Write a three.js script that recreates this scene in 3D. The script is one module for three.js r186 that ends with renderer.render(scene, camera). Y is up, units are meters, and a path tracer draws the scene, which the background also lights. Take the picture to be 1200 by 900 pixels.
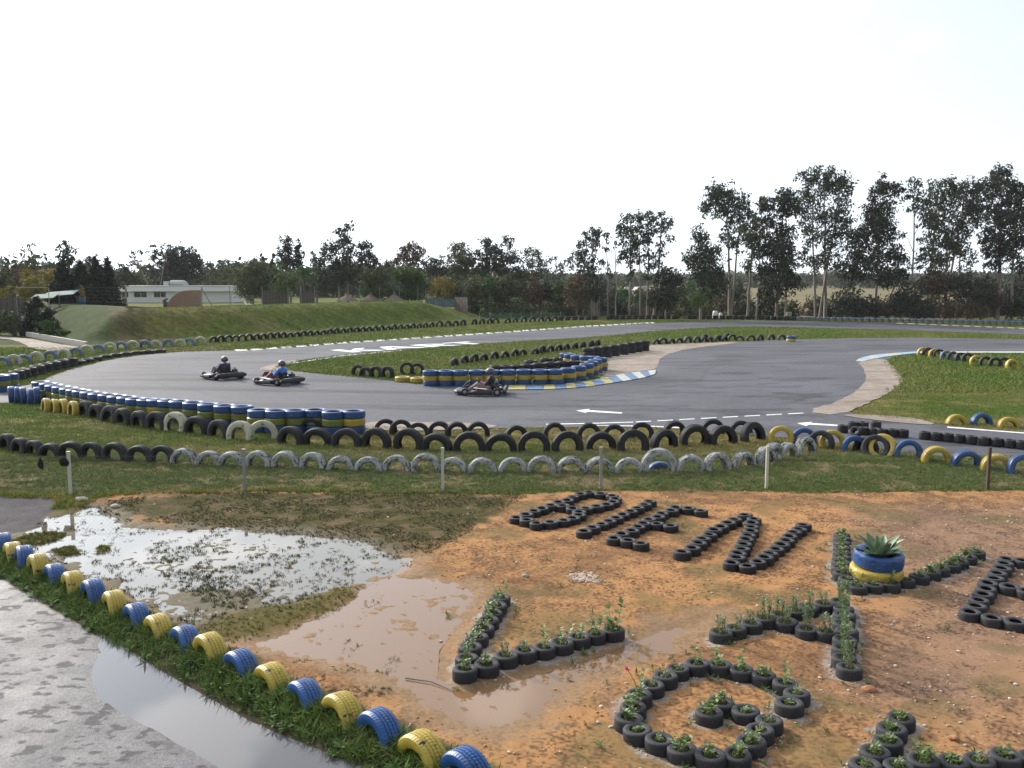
import * as THREE from 'three';
import { mergeGeometries, toCreasedNormals } from 'three/addons/utils/BufferGeometryUtils.js';
import { MarchingCubes } from 'three/addons/objects/MarchingCubes.js';
import { FontLoader } from 'three/addons/loaders/FontLoader.js';

// ------------------------------------------------------------------ camera, sky, sun, exposure
const scene = new THREE.Scene();
const F = 1039, CAMH = 4, PITCH = Math.atan(120 / F);          // focal length in photo pixels, eye height, downward tilt
const camera = new THREE.PerspectiveCamera(2 * Math.atan(450 / F) * 180 / Math.PI, 4 / 3, 0.1, 4000);
camera.position.set(0, CAMH, 0);
camera.lookAt(0, CAMH - Math.sin(PITCH) * 10, -Math.cos(PITCH) * 10);
const renderer = new THREE.WebGLRenderer({ antialias: true });
renderer.toneMapping = THREE.LinearToneMapping;
renderer.toneMappingExposure = 1.04;
renderer.shadowMap.enabled = true;
const SUN_AZ = -42 * Math.PI / 180, SUN_EL = 26 * Math.PI / 180;
const sunDir = new THREE.Vector3(Math.sin(SUN_AZ) * Math.cos(SUN_EL), Math.sin(SUN_EL), -Math.cos(SUN_AZ) * Math.cos(SUN_EL));
const sun = new THREE.DirectionalLight(new THREE.Color().setRGB(1, 0.9, 0.76), 4.3);
sun.position.copy(sunDir).multiplyScalar(150).add(new THREE.Vector3(0, 0, -40));
sun.target.position.set(0, 0, -40);
sun.shadow.radius = 3;
sun.shadow.mapSize.set(4096, 4096);
Object.assign(sun.shadow.camera, { left: -90, right: 90, top: 70, bottom: -70, near: 1, far: 400 });
scene.add(sun, sun.target);

// ------------------------------------------------------------------ small mathematics
function rng(seed) { let a = seed >>> 0; return () => { a = (a + 0x6d2b79f5) | 0; let t = Math.imul(a ^ (a >>> 15), 1 | a); t = (t + Math.imul(t ^ (t >>> 7), 61 | t)) ^ t; return ((t ^ (t >>> 14)) >>> 0) / 4294967296; }; }
const clamp = (x, a = 0, b = 1) => (x < a ? a : x > b ? b : x), lerp = (a, b, t) => a + (b - a) * t;
const sstep = (a, b, x) => { const t = clamp((x - a) / (b - a)); return t * t * (3 - 2 * t); };
function hash2(x, y) { let h = Math.imul(x, 374761393) + Math.imul(y, 668265263); h = Math.imul(h ^ (h >>> 13), 1274126177); return ((h ^ (h >>> 16)) >>> 0) / 4294967296; }
function vnoise(x, y) {
  const xi = Math.floor(x), yi = Math.floor(y); let u = x - xi, v = y - yi; u = u * u * (3 - 2 * u); v = v * v * (3 - 2 * v);
  const a = hash2(xi, yi), b = hash2(xi + 1, yi), c = hash2(xi, yi + 1), d = hash2(xi + 1, yi + 1);
  return (a + (b - a) * u) + ((c + (d - c) * u) - (a + (b - a) * u)) * v;
}
function fbm(x, y, o = 4) { let s = 0, a = 0.5, n = 0; for (let i = 0; i < o; i++) { s += a * vnoise(x, y); n += a; a *= 0.5; x = x * 2.03 + 17.1; y = y * 2.03 + 5.7; } return s / n; }
function tnoise(x, y, p) { // tileable value noise, period p
  const xi = Math.floor(x), yi = Math.floor(y); let u = x - xi, v = y - yi; u = u * u * (3 - 2 * u); v = v * v * (3 - 2 * v);
  const m = (k) => ((k % p) + p) % p, a = hash2(m(xi), m(yi)), b = hash2(m(xi + 1), m(yi)), c = hash2(m(xi), m(yi + 1)), d = hash2(m(xi + 1), m(yi + 1));
  return (a + (b - a) * u) + ((c + (d - c) * u) - (a + (b - a) * u)) * v;
}
// photo pixels to places: a pixel gives a direction, the ground (or a named height / depth) gives the distance
const sp = Math.sin(PITCH), cp = Math.cos(PITCH);
function ray(px, py) { const u = (px - 600) / F, v = (450 - py) / F; return new THREE.Vector3(u, -sp + v * cp, -cp - v * sp); }
function G(px, py, h = 0) { const r = ray(px, py), t = (h - CAMH) / r.y; return new THREE.Vector3(r.x * t, h, r.z * t); }
function At(px, py, depth) { const r = ray(px, py); return new THREE.Vector3(r.x * depth, CAMH + r.y * depth, r.z * depth); }
const G2 = (pts) => pts.map(([a, b]) => { const p = G(a, b); return [p.x, p.z]; });

// ------------------------------------------------------------------ sky (air and clouds only)
{
  const W = 1024, H = 512, data = new Float32Array(W * H * 4);
  for (let j = 0; j < H; j++) for (let i = 0; i < W; i++) {
    const el = ((j + 0.5) / H - 0.5) * Math.PI, u = (i + 0.5) / W, ph = (u - 0.5) * 2 * Math.PI;
    const dx = Math.cos(el) * Math.cos(ph), dz = Math.cos(el) * Math.sin(ph), dy = Math.sin(el);
    const k = (j * W + i) * 4;
    const e = Math.max(dy, 0.0), th = Math.acos(clamp(dx * sunDir.x + dy * sunDir.y + dz * sunDir.z, -1, 1)) * 180 / Math.PI;
    const hz = Math.exp(-e / 0.34);
    let r = lerp(0.14, 0.86, hz), g = lerp(0.19, 0.93, hz), b = lerp(0.28, 0.97, hz);
    const an = 3.6 * Math.exp(-th / 14), ab = 3.1 * Math.exp(-th / 32);
    r += an + ab * 0.86; g += an * 0.985 + ab * 0.95; b += an * 0.94 + ab * 1.1;
    if (dy > 0.02) {
      const cx = dx / (dy + 0.12), cz = dz / (dy + 0.12);
      let c = fbm(cx * 3.4 + 36.99, cz * 3.4 + 17.76, 5); c = sstep(0.53, 0.64, c) * sstep(0.2, 0.36, dy);
      const l = 0.5 + 6.5 * Math.exp(-th / 30);
      r = lerp(r, Math.max(l * 1.25, r * 1.2), c * 0.8); g = lerp(g, Math.max(l * 1.25, g * 1.15), c * 0.8); b = lerp(b, Math.max(l * 1.25, b * 1.05), c * 0.8);
    }
    data[k] = r; data[k + 1] = g; data[k + 2] = b; data[k + 3] = 1;
  }
  const t = new THREE.DataTexture(data, W, H, THREE.RGBAFormat, THREE.FloatType);
  t.mapping = THREE.EquirectangularReflectionMapping; t.magFilter = THREE.LinearFilter; t.minFilter = THREE.LinearFilter; t.needsUpdate = true;
  scene.background = t; scene.environment = t;
}
scene.fog = new THREE.FogExp2(new THREE.Color().setRGB(0.92, 0.94, 0.97), 0.00022);

// ------------------------------------------------------------------ naming helpers
const used = new Map();
function numbered(n) { const k = used.get(n) ?? 0; used.set(n, k + 1); return k ? n + '_' + String(k).padStart(3, '0') : n; }
function tag(o, label, category, group) { o.userData.label = label; o.userData.category = category; if (group) o.userData.group = group; return o; }
function mesh(name, geo, mat, parent) { const m = new THREE.Mesh(geo, mat); m.name = parent ? name : numbered(name); (parent ?? scene).add(m); return m; }
function thing(name, label, category, pos, turn = 0, group) { const g = new THREE.Group(); g.name = numbered(name); g.position.copy(pos); g.rotation.y = turn; scene.add(g); return tag(g, label, category, group); }
function struct(name, geo, mat) { const m = mesh(name, geo, mat); m.userData.kind = 'structure'; return m; }
function stuff(o, label, category) { o.userData.kind = 'stuff'; if (label) tag(o, label, category); return o; }
const V3 = (x, y, z) => new THREE.Vector3(x, y, z);
const col = (r, g, b) => new THREE.Color().setRGB(r, g, b);
const std = (c, rough = 0.8, more = {}) => new THREE.MeshStandardMaterial({ color: c, roughness: rough, ...more });

// ------------------------------------------------------------------ polygons
function inPoly(p, x, z) { let c = false; for (let i = 0, j = p.length - 1; i < p.length; j = i++) { const [xi, zi] = p[i], [xj, zj] = p[j]; if ((zi > z) !== (zj > z) && x < (xj - xi) * (z - zi) / (zj - zi) + xi) c = !c; } return c; }
function segDist(x, z, a, b) { const dx = b[0] - a[0], dz = b[1] - a[1], l = dx * dx + dz * dz; const t = l ? clamp(((x - a[0]) * dx + (z - a[1]) * dz) / l) : 0; return Math.hypot(x - a[0] - dx * t, z - a[1] - dz * t); }
function polyDist(p, x, z, closed = true) { let d = 1e9; for (let i = closed ? 0 : 1; i < p.length; i++) d = Math.min(d, segDist(x, z, p[(i + p.length - 1) % p.length], p[i])); return d; }
const sd = (p, x, z) => (inPoly(p, x, z) ? 1 : -1) * polyDist(p, x, z); // positive inside
function roughen(p, step, amp, seed) { // split edges and jitter them so outlines are ragged
  const r = rng(seed), o = [];
  p.forEach((a, i) => { const b = p[(i + 1) % p.length], L = Math.hypot(b[0] - a[0], b[1] - a[1]), n = Math.max(1, Math.min(400, Math.round(L / step))); for (let k = 0; k < n; k++) o.push([lerp(a[0], b[0], k / n) + (r() - 0.5) * amp * 2, lerp(a[1], b[1], k / n) + (r() - 0.5) * amp * 2]); });
  return o;
}
function flatShape(p, holes, y) { // polygon in x,z as a flat sheet facing up, uv in metres
  const s = new THREE.Shape(p.map(([x, z]) => new THREE.Vector2(x, -z)));
  for (const h of holes ?? []) s.holes.push(new THREE.Path(h.map(([x, z]) => new THREE.Vector2(x, -z))));
  const g = new THREE.ShapeGeometry(s); g.rotateX(-Math.PI / 2); g.translate(0, y, 0);
  const P = g.attributes.position, U = g.attributes.uv; for (let i = 0; i < P.count; i++) U.setXY(i, P.getX(i), P.getZ(i));
  return g;
}
function smooth(p, times = 2) { for (let t = 0; t < times; t++) { const o = []; p.forEach((a, i) => { const b = p[(i + 1) % p.length]; o.push([lerp(a[0], b[0], 0.25), lerp(a[1], b[1], 0.25)], [lerp(a[0], b[0], 0.75), lerp(a[1], b[1], 0.75)]); }); p = o; } return p; }

// ------------------------------------------------------------------ textures
function dataTex(w, h, fn, srgb = true, repeat = true) {
  const d = new Uint8Array(w * h * 4), o = [0, 0, 0];
  for (let j = 0; j < h; j++) for (let i = 0; i < w; i++) { fn(i, j, o); const k = (j * w + i) * 4; for (let c = 0; c < 3; c++) { const x = clamp(o[c]); d[k + c] = Math.round(255 * (srgb ? (x <= 0.0031308 ? x * 12.92 : 1.055 * Math.pow(x, 1 / 2.4) - 0.055) : x)); } d[k + 3] = 255; }
  const t = new THREE.DataTexture(d, w, h); t.magFilter = THREE.LinearFilter; t.minFilter = THREE.LinearMipmapLinearFilter; t.generateMipmaps = true;
  if (repeat) t.wrapS = t.wrapT = THREE.RepeatWrapping; if (srgb) t.colorSpace = THREE.SRGBColorSpace; t.needsUpdate = true; return t;
}
const grainBump = dataTex(512, 512, (i, j, o) => { const v = 0.62 * tnoise(i / 2, j / 2, 256) + 0.3 * tnoise(i / 4, j / 4, 128) + 0.08 * tnoise(i / 16, j / 16, 32); o[0] = o[1] = o[2] = v; }, false);
const grassTile = dataTex(1024, 1024, (i, j, o) => {
  const a = tnoise(i / 3, j / 3, 341), b = tnoise(i / 9.03, j / 9.03, 113), c = tnoise(i / 64, j / 64, 16), d = tnoise(i / 170.7, j / 170.7, 6);
  const v = 0.55 + 0.5 * a + 0.35 * (b - 0.5) + 0.4 * (c - 0.5) + 0.3 * (d - 0.5), y = c - 0.5 + (b - 0.5) * 0.5;
  o[0] = 0.62 * v * (1 + 0.35 * y); o[1] = 0.62 * v; o[2] = 0.6 * v * (1 + 0.1 * y);
});
grassTile.repeat.set(1 / 3.1, 1 / 3.1);

// ------------------------------------------------------------------ terrain
const TOE = [[-95, -130], [-36.7, -67], [-29, -57.5], [-26.5, -56.5], [-23.5, -61], [-18.8, -65.5], [-14.3, -74.5], [-8, -83.5], [-3.3, -88], [8, -115], [12, -170], [12, -420]];
const BANK = [...TOE, [-500, -420], [-500, -130]];
function bankMask(x, z) { const u = 600 + F * x / Math.max(1, -z); return clamp((572 - u) / 82); }
function terrH(x, z) {
  let h = 0;
  if (x < 14 && z < -55 && inPoly(BANK, x, z)) {
    const s = polyDist(TOE, x, z, false), m = bankMask(x, z);
    const rise = 2.06 * sstep(-0.4, 5.4, s) - 1.16 * sstep(6, 16, s);
    h = rise * m;
  }
  const d = Math.hypot(x, z);
  h += sstep(140, 420, d) * (2.4 + 1.2 * (fbm(x / 90, z / 90, 3) - 0.5)) * (x > 0 ? 1 : 0.6) + sstep(420, 1000, d) * 9 * (0.6 + 0.8 * fbm(x / 300 + 4, z / 300, 3));
  return h;
}
const grassZones = { worn: G2([[300, 470], [480, 500], [620, 515], [300, 520], [80, 500], [0, 480]]) };
function groundColor(x, z, o) {
  const d = Math.hypot(x, z), n = fbm(x / 3.1, z / 3.1, 4), n2 = fbm(x / 0.9 + 40, z / 0.9, 3), n3 = fbm(x / 13 + 9, z / 13 + 2, 3);
  let dry = clamp((z < -30 ? 0.6 : 1) * sstep(0.42, 0.68, n * 0.55 + n2 * 0.25 + n3 * 0.3) * 0.85);
  if (z > -26 && z < -19.5) dry = clamp(dry * 1.2 + 0.2);                                  // worn turf between the tyre rows
  let r = lerp(0.112, 0.22, dry), g = lerp(0.145, 0.175, dry), b = lerp(0.028, 0.07, dry);
  const u = 600 + F * x / Math.max(1, -z);
  if (z < -56 && x < 14) { // the bank: bare brown soil on its left shoulder
        const bare = sstep(215, 150, u + 60 * (n - 0.5)) * sstep(-100, -70, z) * sstep(120, 140, u + 30 * (n - 0.5)); const lush = sstep(150, 120, u + 30 * (n - 0.5)) * sstep(-100, -70, z); r = lerp(r, 0.05, lush); g = lerp(g, 0.075, lush); b = lerp(b, 0.02, lush);
    r = lerp(r, 0.085, bare * 0.7); g = lerp(g, 0.06, bare * 0.7); b = lerp(b, 0.036, bare * 0.7);
  }
  if (d > 100 && x > -2) { const f = 0.55 * sstep(112, 135, d) * sstep(4, 16, x) * sstep(0.35, 0.5, fbm(x / 60 + 3, z / 25, 3) + 0.12); r = lerp(r, 0.34, f); g = lerp(g, 0.26, f); b = lerp(b, 0.19, f); }
  if (d > 450) { const f = sstep(450, 600, d); r = lerp(r, 0.10, f); g = lerp(g, 0.12, f); b = lerp(b, 0.07, f); }
  o[0] = r; o[1] = g; o[2] = b;
}
const DIRTBAND = G2([[20, 462], [60, 443], [100, 431], [150, 420], [200, 413.5], [262, 409.5], [262, 404.5], [200, 408], [140, 413], [90, 423], [45, 438], [0, 455]]);
{
  const rows = [], cols = 330; let z = 18.6; while (z < 2200) { rows.push(z); z *= z < 110 ? 1.0085 : 1.03; }
  const pos = [], colr = [], uv = [], idx = [], o = [0, 0, 0];
  rows.forEach((zz) => { for (let i = 0; i <= cols; i++) { const t = (i / cols * 2 - 1), x = zz * (0.78 * t + 0.5 * t * t * t); const y = terrH(x, -zz) + (zz > 25 ? 0 : 0.012 * (fbm(x * 2, zz * 2, 2) - 0.5)) - 0.004; pos.push(x, y, -zz); groundColor(x, -zz, o);
    if (zz < 70 && zz > 30 && x < -10) { const f = sstep(-0.5, 0.4, sd(DIRTBAND, x, -zz) + 0.8 * (fbm(x, zz, 3) - 0.5)); o[0] = lerp(o[0], 0.25, f); o[1] = lerp(o[1], 0.18, f); o[2] = lerp(o[2], 0.12, f); }
    colr.push(o[0] * 1.5, o[1] * 1.5, o[2] * 1.5); uv.push(x, zz); } });
  for (let j = 0; j < rows.length - 1; j++) for (let i = 0; i < cols; i++) { const a = j * (cols + 1) + i, b = a + cols + 1; idx.push(a, a + 1, b, a + 1, b + 1, b); }
  const g = new THREE.BufferGeometry(); g.setAttribute('position', new THREE.Float32BufferAttribute(pos, 3)); g.setAttribute('color', new THREE.Float32BufferAttribute(colr, 3)); g.setAttribute('uv', new THREE.Float32BufferAttribute(uv, 2)); g.setIndex(idx); g.computeVertexNormals();
  struct('ground', g, new THREE.MeshPhysicalMaterial({ map: grassTile, vertexColors: true, roughness: 0.95, specularIntensity: 0.1 }));
  const base = new THREE.PlaneGeometry(5000, 5000); base.rotateX(-Math.PI / 2); base.translate(0, -0.25, 0);
  struct('far_ground', base, std(col(0.12, 0.11, 0.06), 0.95));
}

// ------------------------------------------------------------------ tyre positions in the letters (top hole centres, photo pixels)
const Z = (x0, y0, s, list) => list.map(([a, b]) => [x0 + a / s, y0 + b / s]);
const LETTERS = [
  { id: 'letter B', planted: 0, pts: Z(590, 565, 8, [[122, 315], [212, 287], [288, 253], [363, 229], [448, 202], [518, 173], [600, 153], [652, 121], [725, 97], [808, 80], [915, 93], [1022, 112], [1050, 140], [1030, 168], [970, 195], [878, 213], [775, 232], [652, 230], [558, 206], [712, 263], [708, 291], [650, 321], [568, 342], [443, 360], [313, 368], [222, 338]]) },
  { id: 'letter I', planted: 0, pts: Z(670, 575, 7.0588, [[103, 320], [173, 289], [250, 260], [310, 237], [368, 210], [425, 181], [490, 156], [547, 129], [605, 103], [645, 77]]) },
  { id: 'letter E beside the N', planted: 0, pts: Z(670, 575, 7.0588, [[353, 376], [415, 342], [497, 316], [550, 283], [595, 255], [640, 224], [715, 203], [745, 175], [825, 152], [863, 125], [970, 133], [1070, 152], [708, 258], [820, 275], [470, 395], [575, 420]]) },
  { id: 'letter N', planted: 0, pts: Z(780, 590, 6.667, [[130, 365], [210, 332], [258, 294], [290, 262], [343, 229], [382, 194], [435, 167], [490, 138], [540, 112], [622, 78], [692, 108], [675, 137], [672, 168], [668, 200], [645, 234], [628, 265], [612, 302], [598, 341], [565, 375], [556, 408], [517, 446], [642, 470], [722, 437], [775, 407], [815, 375], [865, 340], [905, 305], [945, 275], [970, 240], [1003, 210], [1045, 187], [1078, 155]]) },
  { id: 'letter V around the agave', planted: 1, pts: Z(960, 600, 6, [[160, 146], [160, 174], [160, 204], [160, 236], [160, 270], [158, 304], [156, 340], [156, 376], [164, 412], [205, 456], [272, 504], [388, 494], [503, 487], [612, 460], [705, 435], [785, 408], [855, 383], [925, 358], [985, 332], [1045, 303], [1105, 270]]) },
  { id: 'letter E beside the V', planted: 0, pts: Z(1100, 640, 8.18, [[655, 103], [630, 145], [605, 195], [565, 240], [537, 290], [473, 332], [458, 385], [430, 438], [388, 495], [357, 550], [303, 607], [517, 660], [740, 700], [685, 365], [850, 408], [810, 120], [975, 745]]) },
  { id: 'planted letter L', planted: 2, pts: Z(510, 670, 5, [[380, 140], [357, 183], [335, 225], [312, 268], [280, 315], [245, 368], [205, 425], [185, 488], [175, 555], [302, 525], [415, 475], [525, 447], [640, 427], [742, 400], [842, 370], [940, 347], [1045, 325]]) },
  { id: 'planted letter A', planted: 3, pts: Z(820, 680, 6, [[150, 350], [253, 318], [365, 285], [465, 250], [565, 225], [675, 195], [765, 170], [875, 148], [985, 130], [1012, 180], [1015, 228], [1012, 285], [1035, 340], [1020, 400], [1010, 460], [1015, 525], [1052, 595], [612, 275], [755, 325], [897, 345]]) },
  { id: 'planted ring', planted: 4, pts: Z(710, 760, 4.8, [[130, 375], [155, 308], [185, 242], [262, 187], [335, 138], [405, 95], [515, 70], [640, 74], [765, 102], [890, 132], [1010, 178], [1075, 236], [1033, 292], [180, 440], [302, 494], [430, 545], [588, 580], [738, 575], [818, 505], [868, 440], [920, 387], [788, 332], [648, 285], [582, 342]]) },
  { id: 'planted corner row', planted: 5, pts: Z(980, 820, 5.4545, [[415, 95], [357, 163], [332, 245], [250, 312], [188, 395], [400, 398], [560, 360], [750, 372], [918, 362], [1085, 335], [1260, 345]]) },
];
const KT = { D: 0.25, W: 0.125 };
for (const L of LETTERS) L.world = L.pts.map(([a, b]) => { const p = G(a, b, KT.W + 0.02); return [p.x, p.z]; });
const planted = LETTERS.filter((l) => l.planted).flatMap((l) => l.world), allLetter = LETTERS.flatMap((l) => l.world);

// ------------------------------------------------------------------ the yard: wet asphalt, puddles, mud, orange earth, verge
const YX0 = -13.5, YX1 = 13.5, YZ0 = -20.2, YZ1 = -5.2;
const ZN = {
  asphalt: G2([[-120, 605], [0, 668], [60, 703], [120, 738], [200, 788], [300, 843], [440, 900], [520, 940], [300, 1500], [-700, 1500], [-900, 700]]),
  path: G2([[-300, 582], [70, 584], [88, 588], [70, 598], [52, 606], [48, 618], [8, 629], [-300, 660]]),
  pudA: G2([[116, 736], [132, 758], [119, 786], [126, 812], [158, 832], [205, 852], [252, 882], [285, 905], [350, 940], [520, 940], [440, 900], [300, 843], [200, 788]]),
  pud1: G2([[12, 634], [60, 609], [98, 594], [112, 596], [150, 611], [142, 617], [200, 620], [300, 623], [360, 626], [410, 633], [462, 650], [440, 668], [385, 695], [330, 716], [262, 712], [250, 730], [215, 732], [180, 706], [130, 684], [60, 655]]),
  pud2: G2([[455, 653], [490, 655], [484, 670], [562, 690], [556, 715], [528, 755], [520, 785], [545, 800], [610, 786], [680, 765], [742, 745], [775, 728], [845, 716], [838, 738], [760, 765], [700, 800], [640, 840], [590, 868], [520, 850], [440, 800], [380, 775], [300, 760], [255, 752], [330, 740], [395, 700], [440, 670]]),
  mud: G2([[185, 700], [240, 690], [330, 690], [335, 705], [280, 722], [210, 722]]),
  olive: G2([[130, 588], [240, 580], [420, 578], [620, 580], [598, 590], [545, 625], [492, 652], [440, 652], [400, 630], [300, 621], [180, 612], [130, 603]]),
  verge: G2([[-400, 470], [1600, 470], [1600, 575], [1200, 576], [1000, 578], [700, 577], [600, 581], [300, 578], [140, 581], [108, 588], [95, 597], [62, 607], [56, 602], [76, 590], [62, 583], [-400, 581]]),
  gp1: G2([[14, 634], [42, 624], [82, 625], [60, 635], [30, 642]]), gp2: G2([[60, 645], [84, 640], [96, 649], [72, 653]]), gp4: G2([[112, 642], [128, 638], [128, 646], [116, 650]]),
  gp3: G2([[232, 742], [258, 726], [300, 718], [345, 708], [385, 692], [432, 683], [405, 705], [345, 735], [295, 747], [255, 757]]),
  grey: G2([[150, 655], [230, 640], [300, 650], [320, 700], [240, 715], [180, 690]]),
  stony: G2([[1000, 600], [1250, 590], [1300, 800], [1150, 860], [1010, 820], [1040, 700]]),
};
const ROW = G2([[-30, 634], [4, 652], [28, 664], [64, 683], [110, 706], [160, 733], [216, 760], [282, 792], [357, 828], [444, 868], [547, 917], [640, 960]]); // line of the painted edging tyres
const MS = 0.09, MW = Math.ceil((YX1 - YX0) / MS) + 2, MH = Math.ceil((YZ1 - YZ0) / MS) + 2, masks = {};
const LOW = { lowN: (x, z) => fbm(x * 0.8 + 3, z * 0.8, 3), lowMoss: (x, z) => fbm(x * 1.1 + 70, z * 1.1, 4), lowLime: (x, z) => fbm(x * 2 + 31, z * 2, 3), lowBlot: (x, z) => fbm(x * 0.5 + 8, z * 0.5, 2), lowH: (x, z) => fbm(x * 1.3, z * 1.3, 3) - 0.5 };
for (const k of [...Object.keys(ZN), 'row', 'plant', 'letter', ...Object.keys(LOW)]) {
  const a = masks[k] = new Float32Array(MW * MH);
  for (let j = 0; j < MH; j++) for (let i = 0; i < MW; i++) {
    const x = YX0 + i * MS, z = YZ0 + j * MS; let v;
    if (LOW[k]) v = LOW[k](x, z);
    else if (k === 'row') v = -polyDist(ROW, x, z, false);
    else if (k === 'plant' || k === 'letter') { let d = 9; for (const [px, pz] of (k === 'plant' ? planted : allLetter)) { const e = (px - x) * (px - x) + (pz - z) * (pz - z); if (e < d) d = e; } v = -Math.sqrt(d); }
    else v = sd(ZN[k], x, z);
    a[j * MW + i] = v;
  }
}
let lx = NaN, lz = NaN, lp = 0, lfx = 0, lfz = 0;
function msk(k, x, z) { const a = masks[k]; if (x === lx && z === lz) { const u = a[lp] + (a[lp + 1] - a[lp]) * lfx, v = a[lp + MW] + (a[lp + MW + 1] - a[lp + MW]) * lfx; return u + (v - u) * lfz; } lx = x; lz = z; let fx = clamp((x - YX0) / MS, 0, MW - 1.001), fz = clamp((z - YZ0) / MS, 0, MH - 1.001); const i = fx | 0, j = fz | 0; fx -= i; fz -= j; const p = j * MW + i; lp = p; lfx = fx; lfz = fz; return lerp(lerp(a[p], a[p + 1], fx), lerp(a[p + MW], a[p + MW + 1], fx), fz); }
const WATER1 = 0, WATERA = -0.030;
const bell = (d, w) => sstep(-w, w, d);
function yardH(x, z) {
  const n = msk('lowH', x, z), f = fbm(x * 7, z * 7, 3) - 0.5, f3 = vnoise(x * 15, z * 15) - 0.5;
  let h = 0.032 + 0.03 * n + 0.022 * f + 0.012 * f3;
  const p1 = bell(msk('pud1', x, z) + 0.1 + 0.8 * n + 0.3 * f, 0.2), p2 = bell(msk('pud2', x, z) + 0.9 * n + 0.4 * f, 0.25);
  h = lerp(h, -0.009 + 0.018 * f + 0.012 * n + 0.022 * f3 + 0.005 * bell(msk('grey', x, z), 0.8) + 0.012 * bell(msk('mud', x, z), 0.4) + 0.03 * bell(Math.max(msk('gp1', x, z), msk('gp2', x, z), msk('gp4', x, z)), 0.12), p1);
  h = lerp(h, -0.0095 + 0.024 * f + 0.022 * n + 0.016 * f3, p2);
  h += 0.010 * bell(msk('gp3', x, z), 0.25);
  h = lerp(h, 0.02 + 0.02 * n + 0.012 * f, bell(msk('verge', x, z), 0.12));
  h = lerp(h, 0.012 + 0.004 * f, bell(msk('path', x, z) , 0.08));
  h = Math.max(h, lerp(-0.05, 0.018 + 0.02 * f, bell(msk('plant', x, z) + 0.2, 0.06)));
  h = lerp(h, 0.012 + 0.01 * f, bell(msk('letter', x, z) + 0.12, 0.05));
  h += 0.04 * sstep(-0.3, -0.1, msk('row', x, z));
  const a = msk('asphalt', x, z); h = lerp(h, -0.022 + 0.02 * f, sstep(-0.42, -0.02, a));
  const ah = -0.012 - 0.022 * bell(msk('pudA', x, z) + 0.22 + 0.12 * n + 0.05 * f, 0.3) + 0.003 * f;
  return lerp(h, ah, bell(a + 0.05 * f, 0.06));
}
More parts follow.
